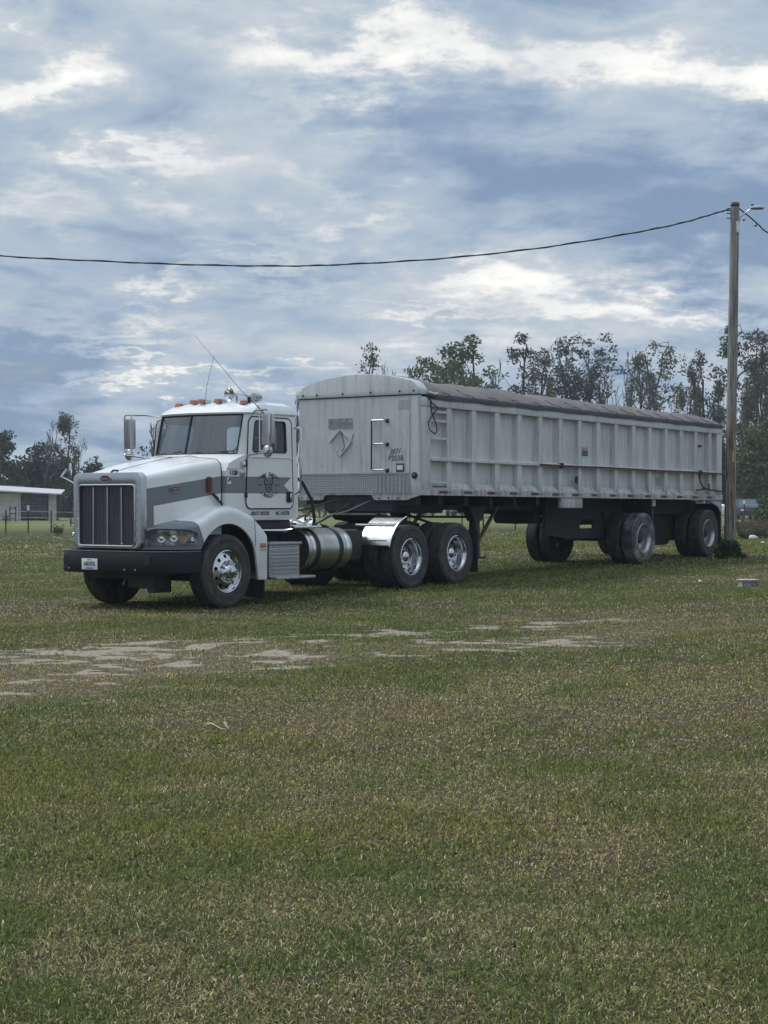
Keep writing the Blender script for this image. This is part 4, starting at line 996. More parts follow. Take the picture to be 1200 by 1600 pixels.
# undercarriage
Q(MB().box(4.76, 9.2, .50, .62, 1.36, 1.598), 'main_beam', M_FRAME); Q(MB().box(4.76, 9.2, 1.88, 2.0, 1.36, 1.598), 'main_beam', M_FRAME)
for s_ in (4.78, 5.4, 6.2, 7.0, 7.8, 8.6): Q(MB().box(s_, s_ + .10, .1, 2.4, 1.44, 1.598), 'cross_member', M_FRAME)
Q(MB().box(4.80, 6.2, .55, 1.95, 1.30, 1.36), 'coupler_plate', M_FRAME)
lg = MB(); lg.box(4.74, 4.80, .55, 1.95, 1.33, 1.59); Q(lg, 'front_bolster', M_FRAME)
for t_ in (.42, 2.02):
    g_ = MB(); g_.box(6.94, 7.08, t_ - .07, t_ + .07, .52, 1.40); Q(g_, 'landing_leg', M_FRAME, shear=0, bevel=.01)
    g_ = MB(); g_.prism([(6.72, 1.40), (7.30, 1.40), (7.12, 1.15), (6.90, 1.15)], 1, t_ - .08, t_ + .08); Q(g_, 'leg_gusset', M_FRAME, shear=0)
    g_ = MB(); g_.box(6.83, 7.20, t_ - .13, t_ + .13, .49, .52); Q(g_, 'landing_foot', M_FRAME, shear=0)
    g_ = MB(); g_.bar((7.06, t_, .72), (7.95, t_ + .1, 1.42), .05, .05); Q(g_, 'leg_brace', M_BEIGE, shear=0)
g_ = MB(); g_.bar((7.0, .42, 1.22), (7.0, 2.02, 1.22), .04, .04); g_.bar((7.0, .42, .85), (7.0, 2.02, 1.3), .04, .04); Q(g_, 'cross_brace', M_FRAME, shear=0)
g_ = MB(); g_.tube([(7.1, .36, 1.30), (7.2, .36, 1.2), (7.22, .36, 1.0), (7.15, .36, .92)], .015, 6); Q(g_, 'leg_crank', M_FRAME, shear=0)
g_ = MB(); g_.box(9.35, 10.15, .0, .08, 1.40, 1.59); Q(g_, 'tool_box', M_TRAIL, bevel=.01)
# rear subframe plates (near one has the rectangular window seen in the photograph)
fp = ring_panel(MB(), [(9.95, .86), (10.8, .77), (11.6, .76), (12.2, .76), (12.2, 1.59), (11.6, 1.59), (10.8, 1.59), (9.95, 1.59)], [(11.31, .96), (11.45, .96), (11.7, .96), (11.86, .96), (11.86, 1.13), (11.7, 1.13), (11.45, 1.13), (11.31, 1.13)], 1, .70, .74)
Q(fp, 'frame_plate', M_FRAME, shear=0)
fp = MB(); fp.prism([(8.6, 1.30), (10.4, 1.22), (12.0, 1.22), (12.3, 1.0), (16.3, 1.0), (16.3, 1.59), (8.6, 1.59)], 1, 1.78, 1.82); Q(fp, 'frame_plate', M_FRAME, shear=0)
fp = MB(); fp.prism([(12.2, .76), (13.3, .76), (14.0, .72), (14.3, .56), (15.2, .56), (15.4, .72), (16.35, .75), (16.42, 1.59), (12.2, 1.59)], 1, .70, .74); Q(fp, 'frame_plate', M_FRAME, shear=0)
Q(MB().box(13.22, 13.29, .08, .70, .95, 1.59), 'divider_plate', M_FRAME); Q(MB().box(13.20, 13.31, .04, .08, 1.45, 1.59), 'divider_bracket', M_TRAIL)
g_ = MB(); g_.prism([(13.4, 1.28), (16.2, 1.30), (16.2, 1.57), (13.4, 1.57)], 1, .50, .53); Q(g_, 'side_skirt', M_FRAME)
g_ = MB(); g_.prism([(15.85, 1.57), (16.47, 1.57), (16.47, 1.30), (16.3, 1.45)], 1, .0, .03); Q(g_, 'rear_gusset', M_TRAIL)
g_ = MB(); g_.tube([(11.4, .2, .62), (13.1, .2, .62)], .001, 4)
for s_, nm in ((12.73, 0), (15.83, 1)):
    z_ = wz2(s_)
    a_ = MB(); a_.tube([(s_, .15, z_), (s_, 2.35, z_)], .07, 8); Q(a_, 'axle', M_FRAME, shear=0)
    for t_ in (.62, 1.88):
        a_ = MB(); a_.prism([(s_ - .55, 1.3), (s_ + .55, 1.3), (s_ + .2, z_ + .1), (s_ - .2, z_ + .1)], 1, t_ + .04, t_ + .12); Q(a_, 'spring_hanger', M_FRAME, shear=0)
        a_ = MB(); a_.tube([(s_ - .55, t_ + .2, 1.0), (s_, t_ + .2, z_ + .14), (s_ + .55, t_ + .2, 1.0)], .05, 6); Q(a_, 'leaf_spring', M_FRAME, shear=0)
for t0 in (.02, 1.88):
    f_ = MB(); f_.box(16.44, 16.46, t0, t0 + .6, .55, 1.45); Q(f_, 'mud_flap', M_RUBBER, shear=0)
    f_ = MB(); f_.box(16.50, 16.53, t0 + .0, t0 + .07, .40, 1.40); Q(f_, 'bumper_post', M_ALU, shear=0)
f_ = MB(); f_.box(16.48, 16.56, .02, 2.48, .62, .72); Q(f_, 'rear_bumper', M_FRAME, shear=0)
a_ = MB(); a_.lathe([(.001, -.5), (.13, -.45), (.14, 0), (.13, .45), (.001, .5)], (9.9, 1.3, 1.2), 'y', 16); Q(a_, 'air_tank', M_FRAME, shear=0)
a_ = MB(); a_.tube([(11.45, .9, .95), (11.6, .9, 1.04), (11.75, .9, 1.10), (11.95, .9, 1.2)], .014, 6); Q(a_, 'air_hose', M_RUBBER, shear=0)
add_wheel('trailer_worn', trailer, ROFF, 12.73, 0, wz2(12.73), label='trailer wheel with a pale scuffed sidewall', spin=.5)
add_wheel('trailer', trailer, ROFF, 15.83, 0, wz2(15.83), spin=1.)
add_wheel('trailer', trailer, ROFF, 12.73, 2.5, wz2(12.73), far=True); add_wheel('trailer', trailer, ROFF, 15.83, 2.5, wz2(15.83), far=True)

# ================================================================ GROUND
def mesh_np(name, co, quads=None, tris=None):
    me = bpy.data.meshes.new(name); nq = 0 if quads is None else len(quads); nt_ = 0 if tris is None else len(tris)
    me.vertices.add(len(co)); me.vertices.foreach_set('co', co.astype(np.float32).ravel())
    li = []; ls = []; k = 0
    if nq: li.append(quads.ravel()); ls.append(np.arange(nq) * 4)
    if nt_: li.append(tris.ravel()); ls.append(nq * 4 + np.arange(nt_) * 3)
    li = np.concatenate(li).astype(np.int32); ls = np.concatenate(ls).astype(np.int32)
    me.loops.add(len(li)); me.loops.foreach_set('vertex_index', li)
    me.polygons.add(len(ls)); me.polygons.foreach_set('loop_start', ls)
    me.update(calc_edges=True); me.validate(); return me
def attr(me, name, arr):
    a = me.attributes.new(name, 'FLOAT_COLOR', 'POINT'); c = np.ones((len(arr), 4), np.float32); c[:, :3] = arr; a.data.foreach_set('color', c.ravel())
rads = [0.0]
r_ = 1.2
while r_ < 2600: rads.append(r_); r_ *= (1.006 if r_ < 26 else 1.011) if r_ < 70 else 1.08
rads = np.array(rads[1:])
ang = np.concatenate([np.linspace(-22, 22, 221), np.linspace(22, 338, 50)[1:-1]])
A, Rr = np.meshgrid(np.radians(ang), rads)
gx, gy = np.sin(A) * Rr, np.cos(A) * Rr
zz = gz(gx, gy); far_ = sstep(Rr, 60, 90)
zz = zz + (fbm(gx, gy, 1.3, 3, 9) - .5) * .03 * (1 - far_)
nr, na = gx.shape
co = np.stack([gx, gy, zz], -1).reshape(-1, 3)
ii, jj = np.meshgrid(np.arange(nr - 1), np.arange(na), indexing='ij'); j2 = (jj + 1) % na
q = np.stack([ii * na + jj, (ii + 1) * na + jj, (ii + 1) * na + j2, ii * na + j2], -1).reshape(-1, 4)
co = np.vstack([co, [[0, 0, float(gz(0, 0))]]]); c0 = len(co) - 1
tri = np.array([(c0, j, (j + 1) % na) for j in range(na)])
gme = mesh_np('ground', co, q[:, ::-1].copy() if False else q, tri)
b_, _ = bare_mask(co[:, 0], co[:, 1]); d_ = dry_mask(co[:, 0], co[:, 1])
near = 1 - sstep(np.hypot(co[:, 0], co[:, 1]), 60, 110)
attr(gme, 'mask', np.stack([b_ * near, d_, near], -1)); attr(gme, 'worn', np.stack([_ * near * sstep(-co[:, 0], -6, 0)] * 3, -1))
m = bpy.data.materials.new('field_soil'); m.use_nodes = True; t = NT(m.node_tree); bs = t.n['Principled BSDF']
an = t.new('ShaderNodeAttribute', attribute_name='mask'); sp = t.new('ShaderNodeSeparateColor'); t.l.new(an.outputs['Color'], sp.inputs[0])
tc = t.new('ShaderNodeTexCoord').outputs['Object']
nA = t.noise(tc, .35, 5, .6); nB = t.noise(tc, 14, 6, .7); nC = t.noise(tc, 55, 4, .7); nD = t.noise(t.vm('MULTIPLY', tc, (1, .35, 1)), .9, 6, .65)
thatch = t.mix(t.ramp(nC, .35, .65), (.024, .020, .012), (.105, .082, .050))  # near soil and thatch darkened to paint shaded gaps between the blades
green = t.mix(t.ramp(nB, .35, .68), (.020, .026, .010), (.080, .085, .032))
gr = t.mix(t.ramp(sp.outputs[1], .2, .9), green, thatch)
farg = t.mix(t.ramp(nA, .35, .65), (.115, .150, .040), (.165, .165, .062)); farg = t.mix(t.ramp(nD, .4, .7, 0, .7), farg, (.085, .105, .04))
gr = t.mix(t.ramp(sp.outputs[2], .0, .8), farg, gr)
sand = t.mix(t.ramp(nB, .35, .7), (.34, .30, .245), (.21, .175, .125)); sand = t.mix(t.ramp(nC, .5, .75, 0, .6), sand, (.12, .095, .065))
wn = t.new('ShaderNodeAttribute', attribute_name='worn').outputs['Fac']; gr = t.mix(t.m('MULTIPLY', wn, t.ramp(nB, .35, .62, .15, .75)), gr, t.mix(t.ramp(nC, .4, .6), (.085, .068, .045), (.215, .18, .125))); nE = t.noise(tc, 5., 5, .7); bf = t.m('ADD', sp.outputs[0], t.m('ADD', t.m('MULTIPLY', t.m('SUBTRACT', nB, .5), 1.3), t.m('MULTIPLY', t.m('SUBTRACT', nE, .5), 1.4)))
t.l.new(t.mix(t.ramp(bf, .30, .80), gr, sand), bs.inputs['Base Color']); bs.inputs['Roughness'].default_value = .95; bs.inputs['Specular IOR Level'].default_value = .15
bn = t.new('ShaderNodeBump'); bn.inputs['Strength'].default_value = .7; bn.inputs['Distance'].default_value = .03
t.l.new(t.m('ADD', nB, t.m('MULTIPLY', nC, .5)), bn.inputs['Height']); t.l.new(bn.outputs[0], bs.inputs['Normal'])
gme.materials.append(m); gme.polygons.foreach_set('use_smooth', [True] * len(gme.polygons))
ground = bpy.data.objects.new('ground', gme); col.objects.link(ground); tag(ground, 'patchy mown field with a sandy worn track', kind='structure')

# ---------------------------------------------------------------- grass blades
rng = np.random.default_rng(11)
def sample(y0, y1, dens, extra=.9):
    area = .245 * (y1 * y1 - y0 * y0) + 2 * extra * (y1 - y0); N = int(area * dens * 1.02)
    u = rng.random(N * 2); Y = y0 + (y1 - y0) * u; hw = .245 * Y + extra; keep = rng.random(N * 2) < hw / (.245 * y1 + extra)
    Y = Y[keep][:N]; hw = hw[keep][:N]; X = (rng.random(len(Y)) * 2 - 1) * hw; return X, Y
cos_, qs_, ts_, cl_ = [], [], [], []; vo = 0
for (y0, y1, dens, hgt, wid) in [(4.0, 6.5, 13000, .030, .0034), (6.5, 9.5, 7600, .031, .0042), (9.5, 14, 3600, .033, .0056), (14, 21, 1250, .038, .0085), (21, 32, 430, .046, .013), (32, 50, 110, .055, .028), (50, 85, 30, .07, .05)]:
    X, Y = sample(y0, y1, dens)
    # clumping
    pick = rng.random(len(X)) < .42 * (Y < 21); par = rng.integers(0, max(1, len(X) // 14), len(X)); X = np.where(pick, X[par] + rng.normal(0, .016, len(X)), X); Y = np.where(pick, Y[par] + rng.normal(0, .016, len(Y)), Y)
    b, _ = bare_mask(X, Y); d = dry_mask(X, Y); tall = fbm(X, Y, 1.1, 3, 90)
    worn = _ * sstep(-X, -6, 0)
    keep = rng.random(len(X)) > np.maximum(np.clip(b * .95 + d * .10 + worn * .24 - .02, 0, .88), sstep(Y, 50, 85))
    X, Y, b, d, tall = X[keep], Y[keep], b[keep], d[keep], tall[keep]; N = len(X)
    isdry = rng.random(N) < np.clip(.13 + .62 * d + b * .3, 0, .92)
    h = hgt * (.45 + .75 * rng.random(N)) * (.75 + .7 * tall) * np.where(isdry, .75, 1.) * (1 - .3 * b)
    h *= np.where(rng.random(N) < .05, 1.6, 1.)
    th = rng.random(N) * 2 * np.pi; lean = np.where(isdry, rng.uniform(.8, 3.2, N), rng.uniform(.25, 2.0, N))
    wd = wid * rng.uniform(.6, 1.4, N)
    z0 = gz(X, Y) + (fbm(X, Y, 1.3, 3, 9) - .5) * .03 * (1 - sstep(np.hypot(X, Y), 60, 90)) - .002
    dxx, dyy = np.cos(th), np.sin(th); face = th + np.pi / 2 + rng.normal(0, .5, N); wx, wy = np.cos(face) * wd / 2, np.sin(face) * wd / 2
    cl = 1 / np.sqrt(1 + lean ** 2)
    mx = X + dxx * h * .40 * lean * cl; my = Y + dyy * h * .40 * lean * cl; mz = z0 + h * .58 * (cl * .6 + .4)
    tx = X + dxx * h * 1.0 * lean * cl * 1.1; ty = Y + dyy * h * lean * cl * 1.1; tz = z0 + h * np.clip(cl * 1.15 - .12 * lean, .08, 1.1)
    v = np.stack([np.stack([X - wx, Y - wy, z0], -1), np.stack([X + wx, Y + wy, z0], -1), np.stack([mx + wx * .8, my + wy * .8, mz], -1), np.stack([mx - wx * .8, my - wy * .8, mz], -1), np.stack([tx, ty, tz], -1)], 1)
    base = vo + np.arange(N) * 5
    qs_.append(np.stack([base, base + 1, base + 2, base + 3], -1)); ts_.append(np.stack([base + 3, base + 2, base + 4], -1)); cos_.append(v.reshape(-1, 3)); vo += N * 5
    gA, gB = np.array([.080, .112, .020]), np.array([.27, .29, .070]); sA, sB = np.array([.23, .185, .075]), np.array([.68, .59, .32])
    u = rng.random(N)[:, None]; hue = fbm(X, Y, .8, 3, 33)[:, None]
    g_ = gA + (gB - gA) * (u * .7 + hue * .4); g_ = g_ * (1 + (hue - .5) * np.array([.7, .1, .1])); s_ = sA + (sB - sA) * u ** 1.4
    c = np.where(isdry[:, None], s_, g_) * (.28 + 1.15 * rng.random(N)[:, None])
    vf = sstep(Y, 11, 26)[:, None] * .75; mean = np.where(isdry[:, None], (sA + sB) * .42, (gA + gB) * .46); c = c * (1 - vf) + (mean * (1 + (c / c.mean() - 1) * .0)) * vf * (.7 + .6 * fbm(X, Y, 3., 2, 71)[:, None])
    cl_.append(np.repeat(c, 5, 0))
me = mesh_np('grass', np.vstack(cos_), np.vstack(qs_), np.vstack(ts_)); attr(me, 'gcol', np.vstack(cl_))
print('grass blades', vo // 5)
m = bpy.data.materials.new('grass_blades'); m.use_nodes = True; t = NT(m.node_tree); bs = t.n['Principled BSDF']; bs.inputs['Roughness'].default_value = .6; bs.inputs['Specular IOR Level'].default_value = .25
an = t.new('ShaderNodeAttribute', attribute_name='gcol'); t.l.new(an.outputs['Color'], bs.inputs['Base Color'])
tl = t.new('ShaderNodeBsdfTranslucent'); t.l.new(an.outputs['Color'], tl.inputs[0]); mx = t.new('ShaderNodeMixShader'); mx.inputs[0].default_value = .3
t.l.new(bs.outputs[0], mx.inputs[1]); t.l.new(tl.outputs[0], mx.inputs[2]); t.l.new(mx.outputs[0], t.n['Material Output'].inputs[0])
me.materials.append(m); go = bpy.data.objects.new('grass', me); col.objects.link(go); tag(go, 'short mown grass with dry straw patches covering the field', 'grass', kind='stuff')

# ================================================================ helpers to place by bearing
def at(px_, Y, dz=0.): X = (px_ - 600) / F_PX * Y; return Vector((X, Y, float(gz(X, Y)) + dz))
def ztop(py_, Y): return CAM_Z + (HOR - py_) / F_PX * Y

# ---------------------------------------------------------------- utility pole with lamp
PY = 35.0; pb = at(1139.5, PY); ptop = ztop(317, PY); PH = ptop - pb.z; leanx = .115
M_POLE = bpy.data.materials.new('pole_wood'); M_POLE.use_nodes = True; t = NT(M_POLE.node_tree); bs = t.n['Principled BSDF']
tc = t.new('ShaderNodeTexCoord').outputs['Object']; z_ = t.xyz(tc)[2]; st = t.noise(t.vm('MULTIPLY', tc, (26, 26, .7)), 1.5, 6, .7); n2 = t.noise(tc, 1.2, 4, .6)
c = t.mix(t.ramp(st, .40, .60), (.065, .050, .040), (.33, .28, .23)); up = t.mix(t.ramp(st, .35, .65), (.10, .095, .085), (.34, .325, .295))
c = t.mix(t.ramp(t.m('ADD', z_, t.m('MULTIPLY', n2, 1.6)), 3.2, 4.6), c, up); t.l.new(c, bs.inputs['Base Color']); bs.inputs['Roughness'].default_value = .9
bn = t.new('ShaderNodeBump'); bn.inputs['Strength'].default_value = .8; bn.inputs['Distance'].default_value = .02; t.l.new(st, bn.inputs['Height']); t.l.new(bn.outputs[0], bs.inputs['Normal'])
pole = empty('utility_pole', tuple(pb)); tag(pole, 'tall weathered wooden utility pole with a lamp arm, beside the trailer tail', 'pole')
def PL(mb, nm, mm, **kw): return mb.build(nm, mm, pole, **kw)
def pc(z): return (leanx * z / PH, 0, z)
p_ = MB(); rp_ = random.Random(2)
zs_ = [PH * k / 30 for k in range(31)]; p_.tube([(0, 0, -.5)] + [(leanx * z / PH + rp_.uniform(-.003, .003), rp_.uniform(-.003, .003), z) for z in zs_], [.125] + [.122 - .030 * z / PH + rp_.uniform(-.002, .002) for z in zs_], 20); PL(p_, 'pole_shaft', M_POLE)
cx_, cz_ = pc(PH - .32)[0], PH - .32
a_ = MB(); a_.tube([(cx_ + .05, -.10, cz_ - .30), (cx_ + .055, -.11, cz_ - .12), (cx_ + .10, -.12, cz_ + .0), (cx_ + .20, -.15, cz_ + .07), (cx_ + .30, -.2, cz_ + .15)], .014, 8); PL(a_, 'lamp_arm', M_ALU)
a_ = MB(); a_.box(cx_ + .015, cx_ + .085, -.12, -.08, cz_ - .34, cz_ - .10); PL(a_, 'arm_bracket', M_SIGNW, bevel=.01)
M_LAMPH = mat('lamp_head_grey', (.42, .44, .45), .45)
h_ = MB(); rws = []
for k in range(9):
    f = k / 8; w2 = .035 + .045 * math.sin(math.pi * min(1, f * 1.05)) ** .7; hh = .03 + .028 * math.sin(math.pi * f) ** .6
    rws.append([(cx_ + .28 + .30 * f, -.21 + w2 * math.cos(2 * math.pi * j / 12), cz_ + .165 + hh * math.sin(2 * math.pi * j / 12) * (1 if j < 6 else .5)) for j in range(12)])
h_.grid(rws, closed=True); h_.add(rws[0], [tuple(range(12))]); h_.add(rws[-1], [tuple(range(12))]); hd_ = PL(h_, 'lamp_head', M_LAMPH)
h_ = MB(); h_.box(cx_ + .33, cx_ + .55, -.255, -.165, cz_ + .135, cz_ + .150); PL(h_, 'lamp_lens', mat('dark_lens', (.03, .04, .05), .2), bevel=.01)
h_ = MB(); h_.lathe([(.03, 0), (.032, .05), (.001, .055)], (cx_ + .33, -.21, cz_ + .19), 'z', 12); PL(h_, 'photocell', M_RUBBER)
for dz_ in (.10, .16, .26): 
    b_ = MB(); b_.tube([(cx_ - .06, 0, PH - dz_ - .08), (cx_ - .18, -.02, PH - dz_ - .075)], .011, 6); PL(b_, 'pole_bolt', M_RUBBER)
for dx_, dz_ in ((.20, .36), (.45, .48)):
    b_ = MB(); b_.lathe([(.001, -.04), (.03, -.02), (.035, 0), (.03, .02), (.001, .04)], (cx_ + dx_, .02, PH - dz_), 'x', 10); PL(b_, 'insulator', M_ALU)
b_ = MB(); b_.lathe([(.095, 0), (.0955, .05)], (pc(PH - .05)[0], 0, PH - .09), 'z', 20); PL(b_, 'pole_band', M_RUBBER)
b_ = MB(); b_.box(.035, .075, -.126, -.118, 2.05, 2.28); PL(b_, 'pole_tag', mat('yellow_tag', (.40, .34, .17), .6))
b_ = MB(); b_.tube([(.085, -.088, .1), (.10, -.085, 1.2), (.115, -.075, 3.0), (.14, -.07, PH - .8)], .008, 5); PL(b_, 'ground_wire', M_ALU)
# wires
top = pb + Vector(pc(PH - .13))
def wire_pt(px_, py_, Y=PY): return Vector(((px_ - 600) / F_PX * Y, Y, ztop(py_, Y)))
pts = [wire_pt(x, y) for x, y in [(-520, 330), (-250, 378), (0, 400), (150, 408), (300, 414), (450, 416), (560, 412.5), (700, 403.5), (850, 387), (980, 366), (1060, 350), (1110, 336)]] + [top + Vector((-.09, 0, 0))]
def catmull(P, n=10):
    out = []
    for i in range(len(P) - 1):
        a, b, c_, d = P[max(i - 1, 0)], P[i], P[i + 1], P[min(i + 2, len(P) - 1)]
        for k in range(n):
            t_ = k / n; out.append(.5 * ((2 * b) + (-a + c_) * t_ + (2 * a - 5 * b + 4 * c_ - d) * t_ ** 2 + (-a + 3 * b - 3 * c_ + d) * t_ ** 3))
    return out + [P[-1]]
cp_ = catmull(pts, 12)
w0 = MB(); w0.tube(cp_, .015, 6)
w0.tube([p + Vector((0, .014 * math.cos(i * .9), .014 * math.sin(i * .9) + .002)) for i, p in enumerate(cp_)], .011, 5)
wo_ = w0.build('power_cable', M_RUBBER); tag(wo_, 'twisted black overhead cable sagging from the pole across the sky to the left', 'cable')
w1 = MB(); w1.tube(catmull([top + Vector((.09, 0, 0)), wire_pt(1160, 331), wire_pt(1175, 343), wire_pt(1187, 354), wire_pt(1200, 364.5), wire_pt(1260, 395), wire_pt(1400, 440)], 6), .015, 6)
tag(w1.build('power_cable', M_RUBBER), 'short black cable dropping from the pole top to the right past the lamp', 'cable')
# ================================================================ leaves, plants, trees
def leaf_mat(name, a, b, scale=.6):
    m = bpy.data.materials.new(name); m.use_nodes = True; t = NT(m.node_tree); bs = t.n['Principled BSDF']
    g = t.new('ShaderNodeNewGeometry'); n1 = t.noise(g.outputs['Position'], scale, 4, .6)
    c = t.mix(t.ramp(n1, .35, .65), a, b); c = t.mix(t.m('MULTIPLY', g.outputs['Random Per Island'], .6), c, tuple(x * 1.9 for x in b))
    t.l.new(c, bs.inputs['Base Color']); bs.inputs['Roughness'].default_value = .75; bs.inputs['Specular IOR Level'].default_value = .2
    tl = t.new('ShaderNodeBsdfTranslucent'); t.l.new(c, tl.inputs[0]); mx = t.new('ShaderNodeMixShader'); mx.inputs[0].default_value = .3
    t.l.new(bs.outputs[0], mx.inputs[1]); t.l.new(tl.outputs[0], mx.inputs[2]); t.l.new(mx.outputs[0], t.n['Material Output'].inputs[0]); MATS[name] = m; return m
LF_OAK = leaf_mat('broadleaf', (.042, .062, .026), (.085, .11, .042)); LF_PINE = leaf_mat('pine_needles', (.026, .040, .026), (.052, .068, .042))
LF_GREY = leaf_mat('dusty_leaves', (.055, .062, .044), (.10, .10, .07)); LF_DARK = leaf_mat('dark_leaves', (.018, .028, .020), (.040, .052, .032)); LF_VINE = leaf_mat('vine_leaves', (.018, .038, .016), (.045, .075, .028), 6)
LF_WEED = leaf_mat('weed_leaves', (.060, .066, .036), (.12, .11, .065), 3); LF_BUSH = leaf_mat('bush_leaves', (.040, .058, .028), (.075, .095, .045), 1.5)
M_BARK = mat('bark', (.055, .048, .042), .9, var=.7, var_col=(.11, .10, .09), vscale=4); M_BARKG = mat('grey_bark', (.085, .08, .075), .9, var=.6, var_col=(.16, .155, .15), vscale=4)
def leaves_np(rs, centers, per, rad, size, flat=.75):
    c = np.repeat(np.array(centers), per, 0); N = len(c); d = rs.normal(size=(N, 3)); d /= np.linalg.norm(d, axis=1)[:, None]
    p = c + d * (rs.random((N, 1)) ** .45) * rad * np.array([1, 1, flat])
    a = rs.normal(size=(N, 3)); a /= np.linalg.norm(a, axis=1)[:, None]; b = np.cross(a, rs.normal(size=(N, 3))); b /= np.linalg.norm(b, axis=1)[:, None]
    s = size * rs.uniform(.55, 1.3, (N, 1)); a = a * s; b = b * s * .55
    v = np.stack([p - a, p + b * .9 - a * .1, p + a, p - b * .9 + a * .1], 1).reshape(-1, 3); q = np.arange(N * 4).reshape(-1, 4); return v, q
def skeleton(rd, H, style):
    segs, tips = [], []
    def branch(p, d, L, r, lev, maxlev):
        n = 4 if lev else 7; pts = [p.copy()]; rad = [r]
        wob = {'pine': .10, 'flat': .12, 'bare': .20}.get(style, .16)
        for k in range(n):
            d = (d + Vector((rd.gauss(0, wob), rd.gauss(0, wob), rd.gauss(0, wob * .6) + (.06 if lev else .02)))).normalized()
            if lev == 0: d = (d + Vector((0, 0, .35))).normalized()
            p = p + d * L / n; pts.append(p.copy()); rad.append(r * (1 - (.62 if lev else .55) * (k + 1) / n))
            if lev >= 1 and lev < maxlev and rd.random() < .55 and k >= 1:
                ax = Vector((rd.gauss(0, 1), rd.gauss(0, 1), rd.gauss(.2, .6))).normalized(); branch(p.copy(), (d * .8 + ax * .8).normalized(), L * rd.uniform(.35, .6), rad[-1] * .6, lev + 1, maxlev)
        segs.append((pts, rad, lev))
        if lev >= maxlev - 1: tips.append(p.copy()); tips.append(pts[len(pts) // 2 + 1].copy())
        if lev < maxlev and lev > 0:
            for _ in range(2 if style != 'bare' else 3):
                ax = Vector((rd.gauss(0, 1), rd.gauss(0, 1), rd.gauss(.3, .7))).normalized(); branch(p.copy(), (d + ax * .75).normalized(), L * rd.uniform(.45, .72), rad[-1] * .75, lev + 1, maxlev)
        if lev == 0:
            st = {'pine': .45, 'flat': .55, 'oak': .22, 'weep': .30, 'bare': .35}[style]; nb = {'pine': 11, 'flat': 9, 'oak': 12, 'weep': 12, 'bare': 8}[style]
            for q in range(nb):
                f = st + (1 - st) * (q + rd.random()) / nb; k = min(len(pts) - 2, int(f * n)); pp = pts[k].lerp(pts[k + 1], f * n - k)
                a = rd.random() * 6.283; el = {'pine': .15, 'flat': .75, 'oak': .45, 'weep': .55, 'bare': .75}[style] + rd.gauss(0, .15)
                LL = L * {'pine': .26, 'flat': .30, 'oak': .38, 'weep': .34, 'bare': .34}[style] * (1.2 - .7 * (f if style != 'flat' else .5)) * rd.uniform(.7, 1.15)
                branch(pp, Vector((math.cos(a), math.sin(a), el)).normalized(), LL, r * .42 * (1.2 - f * .6), 1, maxlev)
    branch(Vector((0, 0, 0)), Vector((rd.gauss(0, .04), rd.gauss(0, .04), 1)).normalized(), H * .93, max(.07, H * .013), 0, 2 if style in ('pine',) else 3)
    return segs, tips
